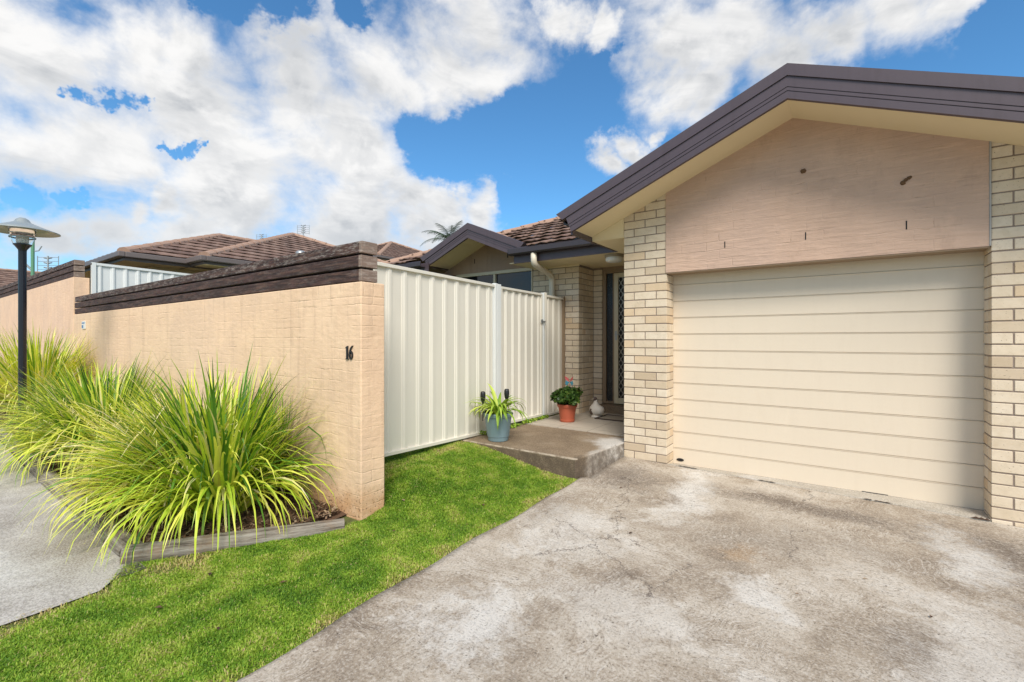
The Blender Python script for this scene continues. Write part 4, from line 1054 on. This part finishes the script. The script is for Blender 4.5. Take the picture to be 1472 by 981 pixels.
m = MB(); m.box((-2.365, YF + .035, 2.455), (-2.345, 5.56, 2.60)); m.build('fascia', M_fascia, house)
m = MB(); m.prism([(-2.366, YF + .1, 2.585), (-2.366, YF + .1, 2.60), (-2.46, YF + .1, 2.60), (-2.475, YF + .1, 2.62), (-2.475, YF + .1, 2.69), (-2.49, YF + .1, 2.69), (-2.49, YF + .1, 2.60), (-2.47, YF + .1, 2.585)], (0, 1.0, 0)); m.build('gutter', M_gutter, house)
# downpipe
m = MB(); yo = 5.60
m.tube([(-3.61, yo, 2.585), (-3.61, yo, 2.47), (-3.612, yo + .012, 2.44), (-3.62, yo + .05, 2.42), (-3.675, 6.13, 2.345), (-3.688, 6.205, 2.32), (-3.69, 6.235, 2.28), (-3.69, 6.24, 2.23), (-3.69, 6.24, .2)], .045, 18)
dp = m.build('downpipe', M_pipe, house, smooth=True)
m = MB(); m.lathe((-3.69, 6.24, 1.98), [(.0455, 0), (.050, .004), (.050, .05), (.0455, .054)], 18); m.build('pipe_joint', M_pipe, dp)
# front door unit
YP = 6.835
fr = MB(); zt = 2.43
fr.box((-3.105, YP - .02, .337), (-3.045, YP + .08, zt)); fr.box((-3.045, YP - .02, zt - .05), (-1.96, YP + .08, zt)); fr.box((-2.932, YP - .018, .337), (-2.907, YP + .08, zt - .051)); fr.box((-3.045, YP - .018, .337), (-2.932, YP + .08, .375))
fr.build('door_frame', M_framet, house, bevel=.003)
sl_ = mb_box((-3.044, YP + .02, .376), (-2.933, YP + .028, zt - .052)).build('sidelight_pane', M_obsc, house)
sdm = MB(); dx0, dx1, dz0, dz1 = -2.905, -2.03, .345, 2.372
for a, b in (((dx0, YP - .03, dz0), (dx0 + .066, YP + .0, dz1)), ((dx1 - .06, YP - .03, dz0), (dx1, YP + .0, dz1)), ((dx0 + .0661, YP - .029, dz1 - .07), (dx1 - .0601, YP, dz1)), ((dx0 + .0661, YP - .029, dz0), (dx1 - .0601, YP, dz0 + .09))): sdm.box(a, b)
sdo = sdm.build('security_door', M_frame, house, bevel=.004)
m = MB(); p_ = .085
xa, xb, za, zb = dx0 + .066, dx1 - .06, dz0 + .09, dz1 - .07
def clipline(x, z, dx, dz):
    # clip line through (x,z) to rect
    ts = []
    t0, t1 = -1e9, 1e9
    for p, d, lo_, hi_ in ((x, dx, xa, xb), (z, dz, za, zb)):
        a_, b_ = (lo_ - p) / d, (hi_ - p) / d
        if a_ > b_: a_, b_ = b_, a_
        t0, t1 = max(t0, a_), min(t1, b_)
    return (t0, t1) if t1 > t0 else None
for sgn in (1, -1):
    k = -3.0
    while k < 4:
        r_ = clipline(xa, za + k, 1, 1.55 * sgn)
        if r_ and r_[1] - r_[0] > .01:
            A = (xa + r_[0], za + k + 1.55 * sgn * r_[0]); B = (xa + r_[1], za + k + 1.55 * sgn * r_[1])
            nx_, nz_ = -1.55 * sgn, 1; nl = math.hypot(nx_, nz_); nx_ *= .0035 / nl; nz_ *= .0035 / nl
            m.prism([(A[0] - nx_, YP - .014, A[1] - nz_), (B[0] - nx_, YP - .014, B[1] - nz_), (B[0] + nx_, YP - .014, B[1] + nz_), (A[0] + nx_, YP - .014, A[1] + nz_)], (0, .006, 0))
        k += .118
m.build('diamond_grille', M_screen, sdo)
m = MB(); m.box((dx0 + .022, YP - .04, 1.33), (dx0 + .05, YP - .031, 1.47)); m.tube([(dx0 + .036, YP - .045, 1.42), (dx0 + .036, YP - .075, 1.42), (dx0 + .10, YP - .078, 1.415)], .007, 8); m.build('handle', M_galv, sdo)
mb_box((-2.906, YP + .04, .34), (-1.96, YP + .06, 2.40)).build('front_door', painted('inner_door_dark', (.035, .028, .022)), house)
m = MB(); m.box((-3.107, YB + .01, 2.43), (-1.96, YB + .1, 2.50)); m.build('door_head', M_framet, house)
# porch ceiling light
m = MB(); m.lathe((-2.50, 5.86, 2.475), [(.0, 0), (.125, 0), (.125, -.03), (.118, -.04)], 28); cl_ = m.build('ceiling_light_base', painted('lamp_base_brown', (.34, .28, .2)), None, smooth=False)
bpy.data.objects.remove(cl_)
pl = thing('porch_light', 'round drum ceiling light under the porch soffit', 'light', (-2.50, 5.86, 2.475))
m = MB(); m.lathe((-2.50, 5.86, 2.475), [(.0, 0), (.125, 0), (.125, -.03), (.118, -.04)], 28); m.build('light_base', painted('lamp_base_brown', (.34, .28, .2)), pl)
m = MB(); m.lathe((-2.50, 5.86, 2.475), [(.112, -.038), (.112, -.075), (.10, -.092), (.0, -.098)], 28); m.build('diffuser', M_white, pl, smooth=True)

# mud nests on gable
def blob(name, c, r, seed, parts=1):
    bm = bmesh.new(); bmesh.ops.create_icosphere(bm, subdivisions=3, radius=1)
    for v in bm.verts:
        n_ = mnoise.noise(v.co * 2.2 + Vector((seed, 0, 0))) * .35 + mnoise.noise(v.co * 6 + Vector((seed, 3, 0))) * .15
        v.co = Vector((v.co.x * r[0], v.co.y * r[1], v.co.z * r[2])) * (1 + n_)
        if v.co.y > 0: v.co.y *= .2
    me = bpy.data.meshes.new(name); bm.to_mesh(me); bm.free(); me.materials.append(M_mud); me.polygons.foreach_set('use_smooth', [True] * len(me.polygons))
    o = bpy.data.objects.new(name, me); COL.objects.link(o); o.location = c; return o
tag(blob('mud_nest', (-.29, YG - .014, 2.835), (.021, .018, .020), 1), 'small round brown mud nest on the gable above the garage, the left one', 'wasp nest', 'mud nests on the gable')
n2_ = blob('mud_nest', (.0, YG - .014, 2.57), (.018, .02, .018), 2)
bpy.data.objects.remove(n2_)
bm = bmesh.new()
me = bpy.data.meshes.new('mud_nest')
for (dx, dz, rr) in ((-.022, -.02, .017), (-.004, .0, .013), (.014, .012, .013), (.024, .018, .010)):
    g_ = bmesh.ops.create_icosphere(bm, subdivisions=3, radius=1)
    for v in g_['verts']:
        n_ = mnoise.noise(v.co * 3 + Vector((dx * 90, 0, 0))) * .3; v.co = v.co * rr * (1 + n_) ; v.co.y = v.co.y * (.9 if v.co.y < 0 else .2); v.co += Vector((dx, 0, dz))
bm.to_mesh(me); bm.free(); me.materials.append(M_mud); me.polygons.foreach_set('use_smooth', [True] * len(me.polygons))
o = bpy.data.objects.new('mud_nest', me); COL.objects.link(o); o.location = (.41, YG - .014, 2.618)
NEST2 = tag(o, 'elongated brown mud nest on the gable above the garage, the right one', 'wasp nest', 'mud nests on the gable')

# ------------------------------------------------------------------ pots
def strap_leaves(root, c, n, lmin, lmax, w, mt, seed, name='foliage', el=(35, 88)):
    r = np.random.default_rng(seed); m = MB(); NS = 7
    for _ in range(n):
        az = r.random() * 2 * PI; e = R(el[0] + (el[1] - el[0]) * r.random()); kk = 1.2 + 1.8 * r.random(); L_ = lmin + (lmax - lmin) * r.random(); p = Vector(c) + Vector((math.cos(az), math.sin(az), 0)) * .03
        sd_ = Vector((-math.sin(az), math.cos(az), 0)); prev = None; ti = min(1, max(0, .6 + .25 * r.standard_normal())); ww = w * (.6 + .7 * r.random())
        for s in range(NS + 1):
            u = s / NS; q = ww * (.6 + .8 * min(1, u * 3)) * (1 - u ** 2.2) + .0005
            cur = (p - sd_ * q, p + Vector((0, 0, -.3 * q)), p + sd_ * q)
            if prev:
                m.quad([prev[0], prev[1], cur[1], cur[0]], ti); m.quad([prev[1], prev[2], cur[2], cur[1]], max(0, ti - .15))
            prev = cur; ee = e - kk * (u + .07) ** 1.4
            p = p + Vector((math.cos(az) * math.cos(ee), math.sin(az) * math.cos(ee), math.sin(ee))) * (L_ / NS)
            if p.x < XF + .03: p.x = XF + .03
    m.build(name, mt, root)
c = (-3.165, 4.17, .21)
pot = thing('potted_plant', 'blue grey pot with yellow green strappy leaves at the left end of the porch slab', 'potted plant', c)
m = MB(); m.lathe(c, [(0, 0), (.108, 0), (.113, .006), (.118, .045), (.124, .05), (.140, .17), (.152, .265), (.163, .27), (.170, .30), (.166, .312), (.154, .312), (.148, .28), (.140, .27)], 40)
m.build('pot', M_potblue, pot, smooth=False, bevel=0); m = MB(); m.lathe(c, [(.145, .272), (0, .285)], 24); m.build('soil', M_soil, pot)
strap_leaves(pot, (c[0], c[1], c[2] + .27), 80, .26, .50, .0165, M_pleaf, 3)
def torch(loc, label, h=.30):
    tr = thing('solar_torch', label, 'garden light', loc, 'small solar torch lights')
    m = MB(); m.tube([loc, (loc[0], loc[1], loc[2] + h)], .006, 8); m.build('stake', M_black, tr)
    m = MB(); z = loc[2] + h; m.lathe((loc[0], loc[1], z), [(.006, -.02), (.010, 0), (.024, .03), (.030, .075), (.028, .11), (.022, .128), (.0, .132)], 16)
    m.build('lantern_head', M_black, tr, smooth=True)
torch((-3.29, 4.05, .43), 'black solar torch at the left of the blue grey pot, standing clear of the leaves', .20)
torch((-3.12, 4.27, .43), 'black solar torch at the right of the blue grey pot, half hidden in the leaves', .22)
c = (-3.085, 5.63, .218)
p2 = thing('potted_plant', 'terracotta pot with a round leafy geranium in front of the brick wall corner', 'potted plant', c)
m = MB(); m.lathe(c, [(0, 0), (.095, 0), (.100, .008), (.104, .03), (.098, .036), (.118, .17), (.126, .2), (.136, .204), (.141, .235), (.136, .242), (.126, .24), (.12, .21)], 36); m.build('pot', M_potred, p2); m = MB(); m.lathe(c, [(.122, .212), (0, .22)], 20); m.build('soil', M_soil, p2)
m = MB(); random.seed(21)
leafball(m, (c[0], c[1], c[2] + .34), (.17, .17, .12), 500, .020, 0, .8, up=.6, shell=.4)
for k in range(15):
    a_ = k * 2.4; rr_ = .07 + .12 * random.random(); q_ = .075 + .035 * random.random()
    leafball(m, (c[0] + rr_ * math.cos(a_), c[1] + rr_ * math.sin(a_), c[2] + .30 + .16 * random.random() * (1 - rr_ * 2)), (q_, q_, q_ * .8), 130, .019, 0, 1, up=.7, shell=.5); m.build('foliage', M_geran, p2)
# butterfly stake ornament in the geranium
bo = thing('garden_ornament', 'small teal and red butterfly stake ornament above the geranium', 'ornament', (c[0] + .03, c[1] + .02, c[2] + .24))
m = MB(); m.tube([(c[0] + .03, c[1] + .02, c[2] + .3), (c[0] + .03, c[1] + .02, c[2] + .56)], .003, 6); m.build('stake', M_black, bo)
for sg in (-1, 1):
    bx, by, bz = c[0] + .03, c[1] + .012, c[2] + .54
    m = MB(); m.prism([(bx + sg * .004, by, bz), (bx + sg * .055, by - .02, bz + .035), (bx + sg * .065, by - .02, bz + .08), (bx + sg * .02, by, bz + .05)], (0, .004, 0)); m.build('wing', M_red, bo)
    m = MB(); m.prism([(bx + sg * .004, by + .001, bz - .003), (bx + sg * .04, by - .01, bz - .05), (bx + sg * .062, by - .015, bz - .02), (bx + sg * .05, by - .01, bz + .02)], (0, .004, 0)); m.build('wing', M_teal, bo)
# duck ornament
c = Vector((-2.93, 6.20, .218))
dk = thing('duck_ornament', 'pale duck ornament with a dark head standing beside the door step', 'ornament', c)
def skin_body(name, verts, rad, mt, parent, sub=2):
    me = bpy.data.meshes.new(name); me.from_pydata(verts, [(i, i + 1) for i in range(len(verts) - 1)], []); me.materials.append(mt)
    o = bpy.data.objects.new(name, me); COL.objects.link(o); o.parent = parent; o.matrix_parent_inverse = Matrix.Translation(parent.location).inverted()
    o.modifiers.new('skin', 'SKIN')
    for sv, r_ in zip(me.skin_vertices[0].data, rad): sv.radius = (r_, r_)
    me.skin_vertices[0].data[0].use_root = True
    s = o.modifiers.new('sub', 'SUBSURF'); s.levels = s.render_levels = sub; me.polygons.foreach_set('use_smooth', [True] * len(me.polygons)); return o
m = MB(); m.lathe(c, [(0, .02), (.055, .025), (.082, .06), (.092, .10), (.084, .14), (.058, .175), (.034, .20), (.026, .225), (.024, .25), (0, .252)], 22)
m.v = [(x + (.035 if z < c.z + .16 else 0) * (x > c.x + .05), y, z) for x, y, z in m.v]; m.build('body', M_ceram, dk, smooth=True)
m = MB(); m.lathe((c.x - .008, c.y - .006, c.z), [(0, .236), (.024, .238), (.031, .258), (.028, .278), (.014, .290), (0, .292)], 16); m.build('head', M_ceramb, dk, smooth=True)
m = MB(); m.tube([(c.x - .02, c.y - .03, c.z + .262), (c.x - .05, c.y - .06, c.z + .256)], [.013, .006], 8); m.build('bill', M_matin, dk)
for sg in (-1, 1):
    m = MB(); m.lathe((0, 0, 0), [(0, -.05), (.03, -.03), (.036, 0), (.03, .03), (0, .05)], 14)
    cx_, cy_ = (c.x - .03, c.y - .075) if sg < 0 else (c.x + .075, c.y + .03)
    m.v = [((x * .9 if sg < 0 else x * .35) + cx_, (y * .35 if sg < 0 else y * .9) + cy_, z + c.z + .085) for x, y, z in m.v]; m.build('wing', M_ceramb, dk, smooth=True)
m = MB(); m.lathe(c, [(0, 0), (.070, 0), (.074, .01), (.060, .028), (0, .03)], 18); m.build('base', M_ceram, dk, smooth=True)
# mat
dm = thing('door_mat', 'brown door mat with a dark rubber border at the front door', 'mat', (-2.45, 6.25, .22))
m = MB(); m.box((-2.87, 6.03, .2185), (-2.10, 6.065, .230)); m.box((-2.87, 6.405, .2185), (-2.10, 6.44, .230)); m.box((-2.87, 6.0655, .2185), (-2.835, 6.4045, .230)); m.box((-2.135, 6.0655, .2185), (-2.10, 6.4045, .230)); m.build('mat_border', M_matrim, dm)
mb_box((-2.834, 6.066, .2185), (-2.136, 6.404, .226)).build('mat_pad', M_matin, dm)

# ------------------------------------------------------------------ street lamp
lx, ly = -8.60, 1.21; lz = h1(lx, ly)
lp = thing('street_lamp', 'black post lamp with a wide flat shade over a clear globe', 'lamp post', (lx, ly, lz))
ZL = 1.344 + (488 - 360) * 6.0 / 668
m = MB(); m.tube([(lx, ly, lz), (lx, ly, ZL)], .040, 16); m.lathe((lx, ly, ZL), [(.04, -.02), (.042, 0), (.075, .05), (.088, .062), (.088, .072), (0, .072)], 20); m.build('pole', M_pole, lp, smooth=False)
m = MB(); m.lathe((lx, ly, ZL), [(.088, .075), (.112, .15), (.124, .25), (.124, .262), (.121, .262), (.109, .15), (.085, .078)], 24); m.build('globe', M_clear, lp, smooth=True)
m = MB(); m.lathe((lx, ly, ZL), [(0, .075), (.05, .075), (.06, .10), (.06, .17), (.05, .18), (0, .18)], 20); m.lathe((lx, ly, ZL), [(.126, .205), (.126, .215)], 24); m.build('lamp_holder', M_white, lp, smooth=True)
m = MB(); m.lathe((lx, ly, ZL), [(0, .415), (.03, .41), (.06, .39), (.08, .355), (.12, .335), (.22, .292), (.355, .240), (.357, .234), (.22, .278), (.13, .31), (.128, .255), (.118, .255), (0, .30)], 40); m.build('lamp_shade', M_lampmet, lp, smooth=True)
m = MB(); m.lathe((lx, ly, ZL), [(.1235, .15), (.1265, .155), (.1265, .163), (.1235, .168)], 24); m.build('globe_band', M_lampmet, lp)

# ------------------------------------------------------------------ neighbours
M_ngut = painted('gutter_grey_brown', (.16, .13, .12), rough=.5)
def hiproof(root, x0, x1, y0, y1, ze, slope=SL, step=.15, caps=True, gut=True, name='roof'):
    wx, wy = x1 - x0, y1 - y0; hw = min(wx, wy) / 2; m = MB()
    tiles(m, (x0, y0), (1, 0), (0, 1), 0, hw if wy <= wx or True else hw, lambda v: v, lambda v: wx - v, ze, slope, step, lift=.036) if wx >= 2 * hw else None
    tiles(m, (x1, y0), (0, 1), (-1, 0), 0, hw, lambda v: v, lambda v: wy - v, ze, slope, step, lift=.036)
    tiles(m, (x1, y1), (-1, 0), (0, -1), 0, hw, lambda v: v, lambda v: wx - v, ze, slope, step, lift=.036)
    tiles(m, (x0, y1), (0, -1), (1, 0), 0, hw, lambda v: v, lambda v: wy - v, ze, slope, step, lift=.036)
    o = m.build(name, M_rt, root); zr = ze + slope * hw - .005
    if wy > wx: A, B = (x0 + hw, y0 + hw, zr), (x0 + hw, y1 - hw, zr)
    else: A, B = (x0 + hw, y0 + hw, zr), (x1 - hw, y0 + hw, zr)
    m = MB()
    if (Vector(A) - Vector(B)).length > .3: ridge_caps(m, A, B, .08)
    for cx, cy in ((x0, y0), (x1, y0), (x1, y1), (x0, y1)):
        T = min((A, B), key=lambda q: (q[0] - cx) ** 2 + (q[1] - cy) ** 2); ridge_caps(m, (cx, cy, ze - .005), T, .09)
    m.build('ridge_cap', M_ridge, o)
    # gutter ring and fascia, soffit
    m = MB(); g = .11
    for a, b in (((x0 - g, y0 - g), (x1 + g, y0)), ((x0 - g, y1), (x1 + g, y1 + g)), ((x0 - g, y0 + .001), (x0, y1 - .001)), ((x1, y0 + .001), (x1 + g, y1 - .001))):
        m.box((a[0], a[1], ze - .11), (b[0], b[1], ze - .005))
    m.build('gutter', M_ngut, root, bevel=.015)
    m = MB(); 
    m.box((x0 + .01, y0 + .01, ze - .145), (x1 - .01, y1 - .01, ze - .135)); m.build('soffit', M_soffit, root)
    m = MB()
    for a, b in (((x0, y0), (x1, y0 + .02)), ((x0, y1 - .02), (x1, y1)), ((x0, y0 + .021), (x0 + .02, y1 - .021)), ((x1 - .02, y0 + .021), (x1, y1 - .021))): m.box((a[0], a[1], ze - .165), (b[0], b[1], ze - .112))
    m.build('fascia', M_ngut, root)
nb = thing('neighbour_house', 'neighbouring house with two brown tiled hip roofs behind the painted wall', 'house', (-14, 8, .3))
ZE = 3.06
hiproof(nb, -17.32, -11.48, 2.99, 15.0, ZE)
hiproof(nb, -19.37, -10.77, 4.13, 12.73, ZE + .012)
m = MB(); m.box((-16.7, 3.6, 0), (-12.05, 14.4, ZE - .146)); m.box((-18.8, 4.7, 0), (-11.3, 12.1, ZE - .1465)); m.build('wall', M_ywall, nb)
# skylight / vent dome
m = MB(); sx, sy = -12.2, 7.06; sz = ZE + SL * 1.43
m.lathe((sx, sy, sz), [(.13, 0), (.15, .06), (.12, .11), (.06, .14), (0, .145)], 18); m.build('roof_vent', M_galv, nb, smooth=True)
def antenna(loc, h, label, az=0., sc=1.):
    t_ = thing('tv_antenna', label, 'antenna', loc, 'tv antennas on the roofs')
    x, y, z = loc; m = MB(); m.tube([loc, (x, y, z + h)], .034 * sc, 6); m.build('mast', M_galv, t_)
    m = MB(); ca, sa = math.cos(az), math.sin(az); 
    for s_ in (-.42, .42):
        m.tube([(x + ca * s_ * sc, y + sa * s_ * sc, z + h * .42), (x + ca * s_ * sc, y + sa * s_ * sc, z + h * 1.0)], .018 * sc, 5)
    for k in range(5):
        zz = z + h * (.48 + .12 * k); m.tube([(x - ca * .42 * sc, y - sa * .42 * sc, zz), (x + ca * .42 * sc, y + sa * .42 * sc, zz)], .009 * sc, 4)
    for k in range(4):
        zz = z + h * (.5 + .14 * k); m.tube([(x - ca * .16 * sc, y - sa * .16 * sc, zz + .05), (x, y, zz), (x + ca * .16 * sc, y + sa * .16 * sc, zz + .05)], .026 * sc, 4)
    m.build('elements', M_galv, t_)
def proj(px, py, d):
    u = (px - 736) / 668; return (d * (-.5807 + .8141 * u), d * (.8141 + .5807 * u), 1.344 + (488 - py) * d / 668)
q_ = proj(436, 345, 16.2); antenna((q_[0], q_[1], q_[2] - .05), .56, 'tv antenna on the apex of the nearer tiled roof', .6, .5)
q_ = proj(376, 352, 19); antenna((q_[0], q_[1], q_[2] - .1), .52, 'tv antenna between the two tiled roofs', .6, .5)
nb2 = thing('neighbour_house', 'house with a brown tiled hip roof seen between the timber cap and the small gable', 'house', (-21.4, 17.9, 1))
hiproof(nb2, -25.9, -16.9, 13.4, 22.4, 5.10)
m = MB(); m.box((-25.3, 14, 0), (-17.5, 21.8, 4.94)); m.build('wall', M_ywall, nb2)
nb3 = thing('neighbour_house', 'distant house with a brown tiled roof behind the far left wall', 'house', (-34.8, 6, 0))
hiproof(nb3, -40, -30.5, -6, 11.0, 2.95, step=.3)
m = MB(); m.box((-39.4, -5.4, 0), (-31, 10.4, 2.79)); m.build('wall', M_ywall, nb3)
def proj(px, py, d): 
    u = (px - 736) / 668; return (d * (-.5807 + .8141 * u), d * (.8141 + .5807 * u), 1.344 + (488 - py) * d / 668)
# green pole + small antenna far left
gx, gy, gz = proj(47, 345, 24)
gp_ = thing('green_pole', 'green utility pole behind the street lamp', 'pole', (gx, gy, 0))
m = MB(); m.tube([(gx, gy, 0), (gx, gy, gz)], .075, 10); m.build('pole_shaft', M_green, gp_)
m = MB(); m.tube([(gx, gy, gz - .6), (gx + .12, gy + .2, gz - .55), (gx + .2, gy + .3, gz - .3)], .03, 6); m.build('bracket', M_galv, gp_)
m = MB(); m.tube([(gx - .15, gy - .3, gz - 1.2), (gx, gy, gz - 1.6)], .05, 6); m.build('bracket', M_galv, gp_)
ax_, ay_, az_ = proj(69, 376, 26); antenna((ax_, ay_, az_ - 1.6), 1.9, 'tv antenna beyond the far left wall beside the green pole', .7, 1.3)

# ------------------------------------------------------------------ trees
def tree(c, h, cr, label, n=2600, ls=.16, seed=1):
    random.seed(seed); t_ = thing('tree', label, 'tree', c)
    x, y, z = c; m = MB(); top = Vector((x, y, z + h * .7)); m.tube([(x, y, z), (x + .1, y, z + h * .35), top], [.22, .17, .08], 8)
    lobes = []
    for k in range(9):
        a = random.random() * 6.28; e = Vector((x + math.cos(a) * cr * random.uniform(.2, .7), y + math.sin(a) * cr * random.uniform(.2, .7), z + h * random.uniform(.5, .92))); lobes.append(e)
        m.tube([(x, y, z + h * .33), (Vector((x, y, z + h * .5)) + e) / 2, e], [.09, .06, .02], 6)
    m.build('trunk', M_bark, t_)
    m = MB()
    for e in lobes: leafball(m, e, (cr * .42, cr * .42, cr * .33), n // 9, ls, shell=.35)
    m.build('crown', M_tree, t_)
for px, py, d, lab in ((-8, 387, 46, 'dark green tree beyond the distant roof at the far left edge'), (22, 391, 50, 'lower dark green tree beside it, just left of the green pole')):
    X_, Y_, Z_ = proj(px, py, d); tree((X_, Y_, 0), Z_, 2.6, lab, seed=int(px + 50))
# palm
X_, Y_, Z_ = proj(648, 348, 30)
pm = thing('palm_tree', 'palm tree rising behind the small gable roof', 'palm', (X_, Y_, 0))
m = MB(); m.tube([(X_, Y_, 0), (X_ + .1, Y_, Z_ * .5), (X_, Y_, Z_)], [.2, .16, .13], 10); m.build('trunk', M_bark, pm)
random.seed(5); m = MB()
for k in range(17):
    az = k * 2.4 + random.random() * .4; e0 = R(random.uniform(5, 80)); Lf = random.uniform(1.7, 2.3); p = Vector((X_, Y_, Z_)); kk = random.uniform(1.2, 1.9); prev = None; N = 16
    for s in range(N):
        u = s / N; e = e0 - kk * u ** 1.3; d = Vector((math.cos(az) * math.cos(e), math.sin(az) * math.cos(e), math.sin(e))); q = p + d * Lf / N
        side = Vector((-math.sin(az), math.cos(az), 0)); m.quad([p - side * .012, p + side * .012, q + side * .01, q - side * .01], .3)
        ll = .42 * math.sin(PI * min(1, u * .85 + .15)) + .06
        for sg in (-1, 1):
            for j in (0, .5):
                b = p.lerp(q, j); tipd = (side * sg + d * .7 + Vector((0, 0, -.35 - .3 * random.random()))).normalized() * ll
                m.quad([b - d * .022, b + d * .022, b + tipd], random.random())
        p = q
m.build('crown', M_palm, pm)
